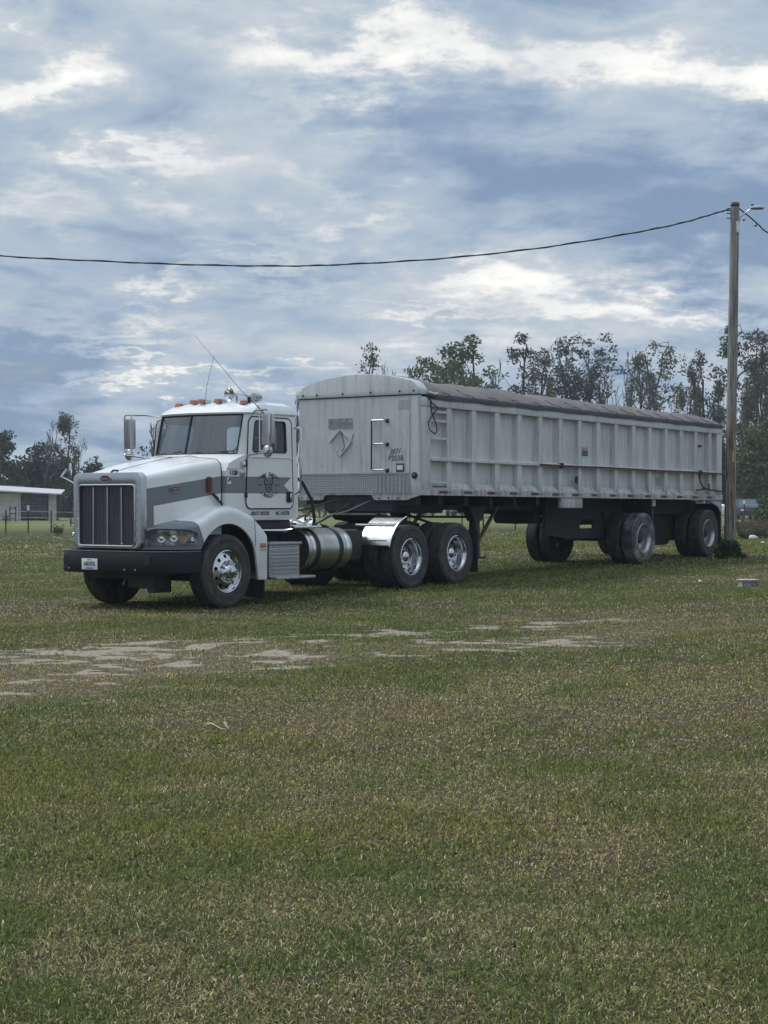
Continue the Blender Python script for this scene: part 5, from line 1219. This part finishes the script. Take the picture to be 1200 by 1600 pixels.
def crown_tree(rd, H, Wd, style):
    """limbs that reach for leaf clumps scattered through an uneven crown"""
    z0, z1 = {'oak': (.12, 1.), 'flat': (.66, 1.), 'pine': (.42, 1.), 'weep': (.18, 1.)}[style]
    def prof(f): return {'oak': math.sin(math.pi * min(1, (f * .86 + .12))) ** .55, 'flat': min(1, .45 + f * 1.0) * (1 if f < .75 else math.sqrt(max(0, 1 - ((f - .75) / .27) ** 2))),
                         'pine': (.95 - .35 * f) * (1 if f < .8 else math.sqrt(max(0.02, 1 - ((f - .8) / .22) ** 2))), 'weep': math.sin(math.pi * min(1, f * .78 + .2)) ** .6}[style]
    K = {'oak': 11, 'flat': 8, 'pine': 9, 'weep': 11}[style]; nc = {'oak': 95, 'flat': 80, 'pine': 40, 'weep': 90}[style]
    ends = []
    for k in range(K):
        f = (k + rd.random()) / K; a = k * 2.4 + rd.uniform(-.5, .5); r = Wd / 2 * prof(f) * rd.uniform(.5, .95) * (.35 + .65 * rd.random() ** .4)
        ends.append(Vector((math.cos(a) * r, math.sin(a) * r, H * (z0 + (z1 - z0) * f))))
    segs = []; stems = 3 if style == 'flat' else 1; T0 = []
    for q in range(stems):
        b = Vector((rd.uniform(-.5, .5), rd.uniform(-.4, .4), 0)) * (Wd * .16 if stems > 1 else 0); t_ = Vector((rd.gauss(0, .05) * Wd, rd.gauss(0, .05) * Wd, H * .93)) + b * 1.8
        pts = [b + (t_ - b) * (k / 9) + Vector((rd.gauss(0, .006) * H, rd.gauss(0, .006) * H, 0)) * (k > 0) for k in range(10)]
        r0 = max(.08, H * .013) * (.75 if stems > 1 else 1); segs.append((pts, [r0 * (1 - .75 * k / 9) for k in range(10)], 0)); T0.append((pts, r0))
    limbs = []
    for e_ in ends:
        pts, r0 = rd.choice(T0); zr = max(.1, (e_.z - (.10 + .22 * rd.random()) * H * (1 if style != 'pine' else .3)) / (H * .93)); zr = min(zr, .9); k = min(8, int(zr * 9)); s_ = pts[k].lerp(pts[k + 1], zr * 9 - k)
        L = []
        for k in range(6):
            f = k / 5; q_ = s_.lerp(e_, f); q_.z += math.sin(math.pi * f) * H * .02 * (1 if style != 'weep' else 2.2); L.append(q_ + Vector((rd.gauss(0, .008), rd.gauss(0, .008), rd.gauss(0, .006))) * H * (0 < k < 5))
        segs.append((L, [r0 * .42 * (1 - .7 * k / 5) for k in range(6)], 1)); limbs += L[2:]
    cl = []; lob = [(rd.uniform(0, 6.28), rd.uniform(.0, 1), rd.uniform(.6, 1.05)) for _ in range(7)]
    tries = 0
    while len(cl) < nc and tries < 6000:
        tries += 1; f = rd.random(); a = rd.random() * 6.283; g = .72 + .28 * math.sin(a * 3 + f * 7 + lob[0][0]) * math.sin(a * 2 - f * 4 + lob[1][0]); r = Wd / 2 * prof(f) * g * rd.random() ** .5
        c_ = Vector((math.cos(a) * r, math.sin(a) * r, H * (z0 + (z1 - z0) * f * (.9 + .1 * g))))
        n_ = min(limbs, key=lambda p: (p - c_).length); d = (n_ - c_).length
        if d > Wd * (.22 if style in ('oak', 'weep') else .17) and len(cl) > 8: continue
        m_ = n_.lerp(c_, .5) + Vector((rd.gauss(0, .05), rd.gauss(0, .05), rd.gauss(.03, .05))) * d
        segs.append(([n_, m_, c_], [r0 * .16, r0 * .11, .02], 2)); cl.append(c_)
    segs_ = segs
    mxr = sorted(abs(c.x) for c in cl)[int(len(cl) * .93)]; k = min(1.8, Wd / 2 / max(mxr, .1))
    def wx(q_): return Vector((q_.x * (1 + (k - 1) * min(1, q_.z / (H * max(z0, .2)))), q_.y * k, q_.z))
    return [([wx(q_) for q_ in s_[0]], s_[1], s_[2]) for s_ in segs], [wx(c) for c in cl]
def tree(px_, Y, top_, wpx, style, label, seed, per=9, lsize=.22, crad=.8, lm=None, bark=None, cat='tree', group=None, keep=1.0, base_dz=-.2, name=None):
    rd = random.Random(seed); rs = np.random.default_rng(seed)
    b = at(px_, Y); H = ztop(top_, Y) - b.z; Wd = wpx / F_PX * Y
    leafy = per > 0; pad = crad * .55 if leafy else 0
    if style == 'bare':
        segs, tips = skeleton(rd, H, style)
        allp = [p for s in segs for p in s[0]]; mz = max(p.z for p in allp); ex = sorted(abs(p.x) for p in allp)[int(len(allp) * .98)]
        fz = (H - pad) / mz; fx = max(.3, (Wd / 2 - pad)) / max(ex, .1)
        def sc(p):
            w_ = min(1, p.z / (mz * .35)); fxx = fx * w_ + min(1, fx) * (1 - w_); return Vector((p.x * fxx, p.y * fxx, p.z * fz))
        segs = [([sc(p) for p in s[0]], s[1], s[2]) for s in segs]; tips = [sc(p) for p in tips]
    else:
        segs, tips = crown_tree(rd, H - pad, Wd - 2 * pad * .8, style)
    name = name or {'pine': 'pine_tree', 'bare': 'bare_tree'}.get(style, 'broadleaf_tree')
    r_ = empty(name, tuple(b)); tag(r_, label, cat, group); tk = MB(); bm_ = MB()
    for P, rad, lev in segs:
        n_ = 7 if lev == 0 else (4 if lev == 1 else 3); P = list(P); rad = list(rad)
        if lev == 0: P = [P[0] + Vector((0, 0, base_dz))] + P; rad = [rad[0] * 1.25] + rad
        (tk if lev == 0 else bm_).tube(P, [max(x, .018) for x in rad], n_, cap=False)
    tk.build('trunk', bark or M_BARK, r_, recalc=False); bm_.build('branches', bark or M_BARK, r_, recalc=False)
    if leafy:
        T_ = [p for p in tips if rd.random() < keep]
        if style == 'weep': T_ = T_ + [p - Vector((0, 0, rd.uniform(.3, 1.3))) for p in T_[::2]]
        v, q = leaves_np(rs, [tuple(p) for p in T_], per, crad, lsize); me = mesh_np('crown', v, q); me.materials.append(lm or LF_OAK)
        o = bpy.data.objects.new('crown', me); col.objects.link(o); o.parent = r_
    return r_
def mass(px_, Y, top_, wpx, label, seed, nclump, per, lsize, lm, name='shrub', cat='shrub', crad=None, depth=None, group=None, flat=1., trunk=True, low_=.15):
    rd = random.Random(seed); rs = np.random.default_rng(seed); b = at(px_, Y); H = ztop(top_, Y) - b.z; Wd = wpx / F_PX * Y; dp = depth or Wd * .8
    crad = crad or min(H, Wd) * .16; cs = []
    lob = [(rd.uniform(-.5, .5), rd.uniform(-.5, .5), rd.uniform(.55, 1.)) for _ in range(5)]
    while len(cs) < nclump:
        x, y, z = rd.uniform(-1, 1), rd.uniform(-1, 1), rd.uniform(low_, 1)
        lim = max(h_ * math.sqrt(max(0, 1 - ((x - lx) ** 2 + (y - ly) ** 2) / .42)) for lx, ly, h_ in lob)
        if z > lim or x * x + y * y > 1.05: continue
        cs.append((x * (Wd / 2 - crad * .5), y * dp / 2, max(crad * .3, z * (H - crad * .7))))
    mzz = max(c[2] for c in cs); cs = [(x, y, z * (H - crad * .7) / mzz) for x, y, z in cs]
    r_ = empty(name, tuple(b)); tag(r_, label, cat, group)
    v, q = leaves_np(rs, cs, per, crad, lsize, .8); me = mesh_np('foliage', v, q); me.materials.append(lm); o = bpy.data.objects.new('foliage' if cat != 'tree' else 'crown', me); col.objects.link(o); o.parent = r_
    if trunk:
        tk = MB()
        for k in range(5):
            c_ = cs[k]; tk.tube([(c_[0] * .15, c_[1] * .15, -.2), (c_[0] * .4, c_[1] * .4, c_[2] * .5), c_], [H * .016, H * .011, .02], 5, cap=False)
        tk.build('stem' if cat != 'tree' else 'trunk', M_BARK, r_, recalc=False)
    return r_
GR = 'trees behind the trailer'; GL = 'trees beyond the shed'
tree(580, 150, 530, 52, 'oak', 'small airy tree alone above the trailer front, leftmost behind the trailer', 3, per=11, lsize=.16, crad=.50, lm=LF_PINE, group=GR, keep=.8)
tree(612, 158, 566, 40, 'bare', 'low bare twiggy tree between the small airy tree and the bushy green ones', 5, per=0, bark=M_BARKG, group=GR)
tree(660, 146, 545, 80, 'oak', 'mid-height loose green tree just left of the tallest full green crown', 7, per=26, lsize=.17, crad=.62, lm=LF_OAK, group=GR)
tree(732, 142, 517, 135, 'oak', 'large full green broadleaf tree, densest crown behind the trailer', 11, per=60, lsize=.19, crad=.85, lm=LF_OAK, group=GR)
tree(700, 150, 560, 90, 'oak', 'lower green tree filling in under the large full crown', 12, per=40, lsize=.19, crad=.75, lm=LF_OAK, group=GR)
tree(812, 148, 512, 62, 'pine', 'dark clumpy pine with separate tufts, right of the full green tree', 13, per=34, lsize=.16, crad=.62, lm=LF_PINE, group=GR)
tree(848, 152, 530, 56, 'oak', 'narrow dusty tree between the clumpy pine and the flat-topped tree', 17, per=15, lsize=.16, crad=.6, lm=LF_GREY, group=GR)
tree(905, 146, 519, 108, 'flat', 'tall flat-topped tree on several thin bare trunks', 19, per=28, lsize=.16, crad=.62, lm=LF_PINE, group=GR)
for dx_, sd_ in ((885, 1), (925, 2)): tree(dx_, 147, 556, 60, 'flat', ['thin-trunked tree leaning left under the flat-topped tree', 'thin-trunked tree leaning right under the flat-topped tree'][sd_ - 1], 20 + sd_, per=8, lsize=.15, crad=.55, lm=LF_GREY, group=GR)
for x_, tp_, w_, sd_, lb in ((945, 578, 36, 31, 'bare sapling right of the flat-topped tree'), (963, 588, 34, 32, 'short bare sapling left of the wide dusty tree'), (780, 560, 34, 33, 'thin bare tree between full green tree and clumpy pine'), (985, 545, 30, 34, 'pale bare tree at the left edge of the wide dusty tree')):
    tree(x_, 155, tp_, w_, 'bare', lb, sd_, per=0, bark=M_BARKG, group=GR)
tree(1032, 144, 527, 128, 'weep', 'wide dusty grey-green tree with drooping sprays', 37, per=20, lsize=.16, crad=.62, lm=LF_GREY, group=GR)
tree(1000, 150, 548, 60, 'weep', 'smaller dusty tree overlapping the left side of the wide one', 38, per=20, lsize=.16, crad=.6, lm=LF_GREY, group=GR)
tree(1103, 143, 545, 60, 'bare', 'nearly bare tree with wide forking limbs, left of the pole', 41, per=3, lsize=.16, crad=.5, lm=LF_GREY, group=GR)
tree(1082, 150, 585, 40, 'bare', 'leaning bare tree behind the trailer tail', 42, per=0, group=GR)
tree(1146, 141, 499, 92, 'pine', 'tall dark pine showing on both sides of the pole top', 43, per=38, lsize=.16, crad=.66, lm=LF_PINE, group=GR)
tree(1190, 140, 513, 60, 'flat', 'tall thin dusty tree at the right edge of the photo', 47, per=16, lsize=.15, crad=.6, lm=LF_GREY, group=GR)
tree(1178, 146, 540, 44, 'bare', 'thin bare trunk between the pole and the right edge', 48, per=3, lsize=.16, crad=.5, lm=LF_GREY, group=GR)
tree(1215, 138, 530, 70, 'flat', 'dusty tree just beyond the right edge', 49, per=16, lsize=.15, crad=.6, lm=LF_GREY, group=GR)
tree(1160, 144, 600, 50, 'bare', 'short bare tree above the green thicket by the pole', 50, per=2, lsize=.16, crad=.5, lm=LF_GREY, group=GR)
for k, (x_, tp_, w_, lb) in enumerate([(592, 600, 26, 'thin bare sapling just right of the small airy tree'), (640, 590, 30, 'thin bare sapling left of the loose green tree'), (770, 585, 26, 'thin bare sapling at the right foot of the full green tree'), (830, 570, 30, 'thin bare sapling right of the clumpy pine'),
        (868, 585, 30, 'thin bare sapling left of the flat-topped tree'), (900, 600, 30, 'short bare sapling directly under the flat-topped tree'), (938, 606, 34, 'shortest twiggy sapling right of the flat-topped tree'), (975, 600, 30, 'low twiggy sapling left of the wide dusty tree'), (1010, 600, 34, 'low sapling in front of the wide dusty tree'),
        (1060, 600, 30, 'low sapling at the right foot of the wide dusty tree'), (1095, 600, 30, 'low sapling at the foot of the forking bare tree'), (1122, 590, 26, 'thin sapling just left of the utility pole'), (1168, 585, 26, 'thin sapling just right of the utility pole'), (1200, 590, 30, 'thin sapling at the right edge above the thicket')]):
    tree(x_, 160 + (k % 3) * 3, tp_, w_, 'bare', lb, 60 + k, per=2, lsize=.14, crad=.4, lm=LF_GREY, bark=M_BARKG, group='bare saplings behind the trailer')
# green thicket to the right of the pole
mass(1188, 134, 655, 110, 'dense green thicket behind the pole, reaching above the trailer rail', 71, 200, 70, .24, LF_OAK, 'thicket', 'thicket', crad=.85)
mass(1137, 136, 690, 60, 'darker low thicket between the trailer tail and the pole', 72, 80, 50, .22, LF_DARK, 'thicket', 'thicket', crad=.8)
mass(1215, 84, 770, 90, 'loose olive bush at the right edge in front of the thicket', 73, 60, 44, .12, LF_BUSH, 'bush', 'bush', crad=.45)
# left wood
tree(2, 150, 671, 60, 'pine', 'dark pine with separate tufts at the left edge', 81, per=50, lsize=.18, crad=.7, lm=LF_PINE, group=GL)
for k, (x_, tp_, w_, lb) in enumerate([(30, 712, 80, 'low bushy tree behind the shed roof, beside the left-edge pine'), (68, 690, 70, 'tallest bushy evergreen in the left wood'), (100, 712, 60, 'bushy evergreen right under the tall bare tree'), (146, 713, 62, 'rounded dark evergreen at the right end of the left wood'), (118, 738, 80, 'low dark tree in front of the left wood'), (15, 745, 90, 'low shaggy tree behind the shed'), (-30, 715, 90, 'bushy tree just beyond the left edge')]):
    mass(x_, 165 - k * 2, tp_, w_, lb, 90 + k, 70, 52, .26, LF_DARK if k % 2 else LF_PINE, 'evergreen_tree', 'tree', crad=1.0, group=GL, low_=.05)
tree(66, 160, 656, 50, 'bare', 'short bare tree above the tallest bushy evergreen', 101, per=0, bark=M_BARKG, group=GL)
tree(103, 158, 641, 38, 'bare', 'tall bare tree with a few leaves, tallest on the left', 102, per=3, lsize=.15, crad=.45, lm=LF_GREY, group=GL)
tree(127, 164, 684, 36, 'bare', 'pale bare tree between the tall bare one and the rounded evergreen', 103, per=0, bark=M_BARKG, group=GL)
tree(232, 150, 657, 30, 'bare', 'dead snag seen through the far mirror frame', 104, per=0, group=GL)
mass(218, 150, 698, 50, 'dark tree top showing above the hood below the far mirror', 105, 26, 22, .24, LF_DARK, 'evergreen_tree', 'tree', crad=.7, group=GL)
tree(455, 150, 610, 34, 'bare', 'bare twigs showing between cab roof and trailer', 106, per=0, group=GL)
for k, (x_, tp_, w_, lb) in enumerate([(500, 752, 80, 'low hedge bush seen between the cab and the fuel tank'), (580, 760, 90, 'low hedge bush seen above the fuel tank'), (660, 764, 90, 'low hedge bush seen over the drive wheels'), (740, 768, 80, 'low hedge bush seen beside the landing leg'), (820, 764, 90, 'low hedge bush seen between landing leg and trailer wheels'),
        (900, 760, 90, 'low hedge bush behind the gap in the trailer frame plate'), (980, 756, 90, 'low hedge bush behind the scuffed trailer wheel'), (1060, 744, 90, 'taller hedge bush behind the rear trailer wheel')]):
    mass(x_, 150, tp_, w_, lb, 120 + k, 34, 40, .18, LF_DARK if k % 2 else LF_BUSH, 'bush', 'bush', crad=.7, group='hedge bushes behind the rig')
# far woodland strip
rs = np.random.default_rng(77); N = 900; cxs = rs.uniform(-130, 130, N); cs = np.stack([cxs, rs.uniform(250, 262, N), 2.8 * rs.random(N) + .3 + 2.0 * fbm(cxs, cxs * 0, .12, 3, 8)], -1)
v, q = leaves_np(rs, cs, 22, 1.5, .6); me = mesh_np('far_woodland', v, q); me.materials.append(LF_DARK); o = bpy.data.objects.new('far_woodland', me); col.objects.link(o); tag(o, 'low far-off line of dark woodland on the horizon', 'woodland', kind='stuff')
# vine clump round the pole foot
vr = mass(1141, 34.75, 842, 50, 'dark green vine clump wrapped round the foot of the pole', 131, 70, 60, .035, LF_VINE, 'vine_clump', 'vine', crad=.12, depth=.6, low_=.02)
# weeds
rdw = random.Random(8)
def weed(px_, Y, h, label, seed, n=16, group=None, lm=None):
    rd = random.Random(seed); b = at(px_, Y); r_ = empty('weed', tuple(b)); tag(r_, label, 'weed', group); m1 = MB(); tips = []
    for k in range(n):
        a = rd.random() * 6.28; r0 = rd.random() * .18; L = h * rd.uniform(.5, 1); p0 = Vector((math.cos(a) * r0, math.sin(a) * r0, -.02)); p2 = p0 + Vector((math.cos(a) * L * .3, math.sin(a) * L * .3, L))
        m1.tube([p0, (p0 + p2) / 2 + Vector((0, 0, L * .08)), p2], [.006, .005, .003], 3, cap=False); tips += [p2, (p0 + p2) * .5, p0.lerp(p2, .75)]
    m1.build('stem', LF_WEED, r_, recalc=False); v, q = leaves_np(np.random.default_rng(seed), [tuple(p) for p in tips], 10, .07, .035); me = mesh_np('leaves', v, q); me.materials.append(lm or LF_WEED); o = bpy.data.objects.new('leaves', me); col.objects.link(o); o.parent = r_
WG = 'tall weeds right of the pole'
for k in range(22): weed(rdw.uniform(1150, 1215), rdw.uniform(50, 78), rdw.uniform(.3, .65), 'tall dry weed in the rough grass right of the pole', 140 + k, group=WG)
weed(90, 73, .55, 'leafy green weed at the fence line just left of the truck nose', 170, 20, lm=LF_BUSH)
weed(10, 120, .6, 'low green weed growing against the shed wall', 171, 16, lm=LF_BUSH)

# ================================================================ shed
SY = 133.0
def sx(px_): return (px_ - 600) / F_PX * SY
shed = empty('shed', (sx(45), SY, float(gz(sx(45), SY)))); tag(shed, 'low open farm shed with pale metal panels and plank door under a thin white roof', 'shed'); sb_ = Vector(shed.location)
M_SHEET = mat('pale_sheet', (.48, .46, .455), .6, var=.5, vscale=1.5); M_ROOF = mat('white_roof', (.50, .51, .53), .6, var=.5, vscale=2); M_PLANK = mat('old_planks', (.05, .045, .048), .85, var=.8, var_col=(.17, .16, .17), vscale=3); M_DARK = mat('dark_timber', (.03, .03, .032), .8)
def SB(mb, nm, mm): 
    mb.v = [(x - sb_.x, y - sb_.y, z - sb_.z) for x, y, z in mb.v]; return mb.build(nm, mm, shed)
def zz_(py_): return ztop(py_, SY)
g0 = sb_.z - .05
for a, b in ((-40, -8), (-6, 29), (74, 88)): 
    SB(MB().box(sx(a), sx(b), SY, SY + .05, g0, zz_(771)), 'wall_panel', M_SHEET)
    for k in range(int((b - a) / 4)): SB(MB().box(sx(a + 2 + 4 * k), sx(a + 2.6 + 4 * k), SY - .02, SY, g0, zz_(772)), 'sheet_rib', M_SHEET)
for k in range(7): SB(MB().box(sx(31), sx(73), SY + .02, SY + .06, zz_(811 - 5.7 * k) + .01, zz_(811 - 5.7 * (k + 1)) - .02), 'plank', M_PLANK)
SB(MB().box(sx(-40), sx(78), SY + .3, SY + 3.5, g0, zz_(773)), 'interior', M_DARK)  # solid dark block stands in for the shade inside the shed
for x_ in (30, 73.5, 90): SB(MB().box(sx(x_), sx(x_) + .12, SY - .06, SY + .06, g0, zz_(770)), 'post', M_DARK if x_ > 40 else M_SHEET)
r_ = MB(); r_.add([(sx(-50), SY - .7, zz_(763)), (sx(98), SY - .7, zz_(771.5)), (sx(84), SY + 4.6, zz_(768) + .2), (sx(-50), SY + 4.6, zz_(760) + .2), (sx(-50), SY - .7, zz_(765.5)), (sx(98), SY - .7, zz_(773)), (sx(84), SY + 4.6, zz_(769) + .15), (sx(-50), SY + 4.6, zz_(762) + .15)], [(0, 1, 2, 3), (7, 6, 5, 4), (0, 4, 5, 1), (1, 5, 6, 2), (2, 6, 7, 3), (3, 7, 4, 0)]); SB(r_, 'roof', M_ROOF)
lt_ = empty('lean_to', tuple(at(4, 142))); tag(lt_, 'second dark shed with a grey roof edge just above the first shed roof', 'shed'); L_ = MB(); c_ = at(4, 142)
L_.box(-3.2, 1.1, 0, 3, -.1, ztop(763, 142) - c_.z); L_.build('wall', M_DARK, lt_); L_ = MB(); L_.box(-3.5, 1.2, -.2, 3.3, ztop(762.5, 142) - c_.z, ztop(759, 142) - c_.z); L_.build('roof', M_ALU, lt_)
def ladder(px_, Y, top_, wpx, rungs, label):
    b = at(px_, Y); H = ztop(top_, Y) - b.z; w2 = wpx / F_PX * Y / 2; r_ = empty('ladder_rack', tuple(b)); tag(r_, label, 'rack')
    for q in (-1, 1): MB().box(q * w2 - .04, q * w2 + .04, -.04, .04, -.05, H).build('post', M_DARK, r_)
    for k in range(rungs): z = H * (k + .6) / rungs; MB().box(-w2, w2, -.03, .03, z - .035, z + .035).build('rung', M_DARK, r_)
ladder(20, 126, 791, 9, 3, 'small black ladder-like rack standing in front of the shed panel'); ladder(115, 100, 795, 9, 3, 'black rack between the shed and the truck nose')
# fences
def fence(xs, Y, tops, label, whites=()):
    x_mid = xs[len(xs) // 2]; b = at(x_mid, Y); r_ = empty('wire_fence', tuple(b)); tag(r_, label, 'fence'); tp_ = []
    for k, x_ in enumerate(xs):
        p = at(x_, Y) - b; H = ztop(tops[k % len(tops)], Y) - at(x_, Y).z
        MB().box(p.x - .03, p.x + .03, p.y - .03, p.y + .03, p.z - .2, p.z + H).build('post', M_DARK, r_); tp_.append((p, H))
        if k in whites: MB().box(p.x - .045, p.x + .045, p.y - .045, p.y + .045, p.z + H - .05, p.z + H + .2).build('insulator', M_SIGNW, r_)
    for f in (.35, .65, .92):
        w_ = MB(); w_.tube([p + Vector((0, -.04, H * f)) for p, H in tp_], .006, 3); w_.build('wire', M_ALU, r_)
fence([-60, -26, 9, 44, 80, 119], 79, (797, 796, 797, 796, 797, 798), 'thin wire fence on black posts in front of the shed', whites=(3, 5))
fence([560, 640, 722, 805, 886, 970, 1050, 1120], 79, (796, 795), 'thin wire fence on black posts seen under the trailer')
fence([1163, 1240, 1320], 105, (786,), 'dark fence post with a white top between the pole and the right edge', whites=(0,))
# bits and pieces
def car(px_, Y, label):
    b = at(px_, Y); r_ = empty('parked_car', tuple(b)); tag(r_, label, 'car'); Mc = mat('dark_car_paint', (.03, .035, .045), .3, coat=.5)
    m_ = MB(); m_.prism([(-.9, .35), (.9, .35), (.92, .95), (-.92, .95)], 1, -2.2, 2.2); m_.build('body', Mc, r_, bevel=.08)
    m_ = MB(); m_.add([(-.85, -1.5, .95), (.85, -1.5, .95), (.85, 1.8, .95), (-.85, 1.8, .95), (-.68, -.9, 1.6), (.68, -.9, 1.6), (.68, 1.5, 1.6), (-.68, 1.5, 1.6)], [(0, 1, 5, 4), (1, 2, 6, 5), (2, 3, 7, 6), (3, 0, 4, 7), (4, 5, 6, 7)]); m_.build('cabin', Mc, r_, bevel=.04)
    m_ = MB(); m_.add([(-.72, -1.445, 1.02), (.72, -1.445, 1.02), (.60, -1.0, 1.50), (-.60, -1.0, 1.50)], [(0, 1, 2, 3)]); m_.build('windscreen', mat('car_glass', (.10, .13, .16), .1), r_)
    for q in (-1, 1):
        for y_ in (-1.4, 1.4): w_ = MB(); w_.lathe([(.001, 0), (.33, 0), (.33, .2), (.001, .2)], (q * .8 - .1, y_, .33), 'x', 16); w_.build('wheel', M_RUBBER, r_)
        MB().box(q * .62 - .15, q * .62 + .15, -2.22, -2.19, .68, .82).build('headlight', M_SIGNW, r_, bevel=.02)
        MB().box(q * .95 - .08, q * .95 + .08, -.95, -.85, 1.0, 1.12).build('wing_mirror', Mc, r_)
car(1163, 126, 'dark parked car facing the camera far behind the pole'); 
c_ = car
b = at(1150, 146); sl_ = MB(); sl_.lathe([(.001, -.9), (.35, -.8), (.45, -.5), (.45, .5), (.35, .8), (.001, .9)], (0, 0, .75), 'y', 16); sl_.box(-.3, .3, -.5, -.4, -.05, .4); sl_.box(-.3, .3, .4, .5, -.05, .4)
b = at(1127, 125); g_ = empty('gas_tank', tuple(b)); tag(g_, 'white rounded gas tank half hidden between trailer tail and pole', 'tank'); sl_.build('tank_body', M_SIGNW, g_)
def lump(name, px_, Y, dims, mm, label, cat, rot=0., seed=0):
    b = at(px_, Y); bm = bmesh.new(); bmesh.ops.create_icosphere(bm, subdivisions=3, radius=.5); rd = random.Random(seed)
    off = Vector((rd.random() * 9, rd.random() * 9, 0)); from mathutils import noise as mn
    for v in bm.verts: v.co *= 1 + .25 * mn.noise(v.co * 2.2 + off); v.co.x *= dims[0]; v.co.y *= dims[1]; v.co.z = (v.co.z + .35) * dims[2]
    me = bpy.data.meshes.new(name); bm.to_mesh(me); bm.free(); me.materials.append(mm); o = bpy.data.objects.new(name, me); col.objects.link(o); o.location = b; o.rotation_euler = (0, 0, rot); tag(o, label, cat); return o
j_ = empty('plastic_jug', tuple(at(1177, 50))); tag(j_, 'white plastic jug lying in the rough grass right of the pole', 'jug')
m_ = MB(); m_.lathe([(.001, -.12), (.06, -.115), (.075, -.08), (.075, .04), (.05, .08), (.025, .10), (.025, .12), (.001, .12)], (0, 0, .08), 'x', 16); m_.build('jug_body', M_SIGNW, j_)
m_ = MB(); m_.lathe([(.028, .12), (.028, .14), (.001, .142)], (0, 0, .08), 'x', 10); m_.build('cap', M_SIGNW, j_)
# debris log pile
d_ = empty('log_pile', tuple(at(1192, 77))); tag(d_, 'dark heap of logs and boards in the weeds at the right edge', 'log pile'); rd = random.Random(5)
for k in range(8):
    a = rd.uniform(-.25, .25); x0 = rd.uniform(-.55, -.2); x1 = x0 + rd.uniform(.7, 1.2); z = .07 + .055 * (k // 3); y = rd.uniform(-.2, .2); m_ = MB(); m_.tube([(x0, y - a * .5, z), (x1, y + a, z + rd.uniform(-.03, .05))], rd.uniform(.04, .07), 8); m_.build('log', M_BARK if k % 3 else M_BARKG, d_)
# concrete block in the grass
cb = empty('concrete_block', tuple(at(1169, 26.0)), .12); tag(cb, 'grey hollow concrete block lying in the grass below the pole', 'block')
M_CONC = mat('concrete', (.30, .30, .29), .9, var=.6, var_col=(.16, .16, .15), vscale=12, bump=.4, bscale=60)
m_ = MB(); ring_panel(m_, rrect(-.13, .13, -.02, .095, .008, 2), rrect(-.115, .115, .0, .07, .01, 2), 1, -.1, .1); m_.build('block_shell', M_CONC, cb, bevel=.004)
MB().box(-.10, .10, -.085, .09, .001, .069).build('web', M_CONC, cb)
MB().box(-.15, .145, -.11, .11, .097, .112).build('cap_slab', mat('pale_slab', (.48, .48, .47), .8, var=.4, vscale=9), cb, bevel=.004)
lump('stone', 1157, 25.6, (.10, .08, .06), M_CONC, 'small pale stone beside the concrete block', 'stone', seed=3)
lump('stone', 1094, 27.2, (.06, .06, .04), M_SIGNW, 'tiny white pebble in the grass left of the concrete block', 'stone', seed=4)
lump('stone', 1192, 46, (.12, .08, .06), M_SIGNW, 'small pale stone right of the plastic jug', 'stone', seed=6)
# dry leaves lying on the lawn
def dleaf(px_, Y, L, rot, label):
    b = at(px_, Y, .035); m_ = MB(); rws = []
    for k in range(7):
        f = k / 6; w_ = .16 * L * math.sin(math.pi * (f * .9 + .05)); rws.append([(L * (f - .5), -w_, .008 + .02 * math.sin(f * 5)), (L * (f - .5), 0, .0 + .02 * math.sin(f * 5)), (L * (f - .5), w_, .012 + .02 * math.sin(f * 5))])
    m_.grid(rws); o = m_.build('dry_leaf', mat('dry_leaf_skin', (.42, .38, .29), .8, var=.4, vscale=30), smooth=60); o.location = b; o.rotation_euler = (0, 0, rot); tag(o, label, 'leaf')
dleaf(334, 10.45, .14, .1, 'long pale dry leaf lying on the lawn left of centre'); dleaf(352, 10.5, .07, -.7, 'small curled dry leaf at the right tip of the long pale one')
# twigs of clutter near the shed end
lump('stone', 93, 66, (.30, .2, .05), M_CONC, 'flat pale slab on the grass left of the truck nose', 'slab', seed=9)

HAZE = True
if HAZE:
    hz_ = MB(); hz_.box(-420, 420, -40, 420, -1.6, 60); o = hz_.build('haze', bpy.data.materials.new('haze_air'), smooth=0); m = o.data.materials[0]; m.use_nodes = True; t = NT(m.node_tree); t.n.clear()
    vo_ = t.new('ShaderNodeVolumePrincipled'); vo_.inputs['Color'].default_value = (.80, .87, .95, 1); vo_.inputs['Density'].default_value = .0005
    oo = t.new('ShaderNodeOutputMaterial'); t.l.new(vo_.outputs[0], oo.inputs['Volume']); tag(o, 'thin pale air haze over the field', 'haze', kind='stuff')
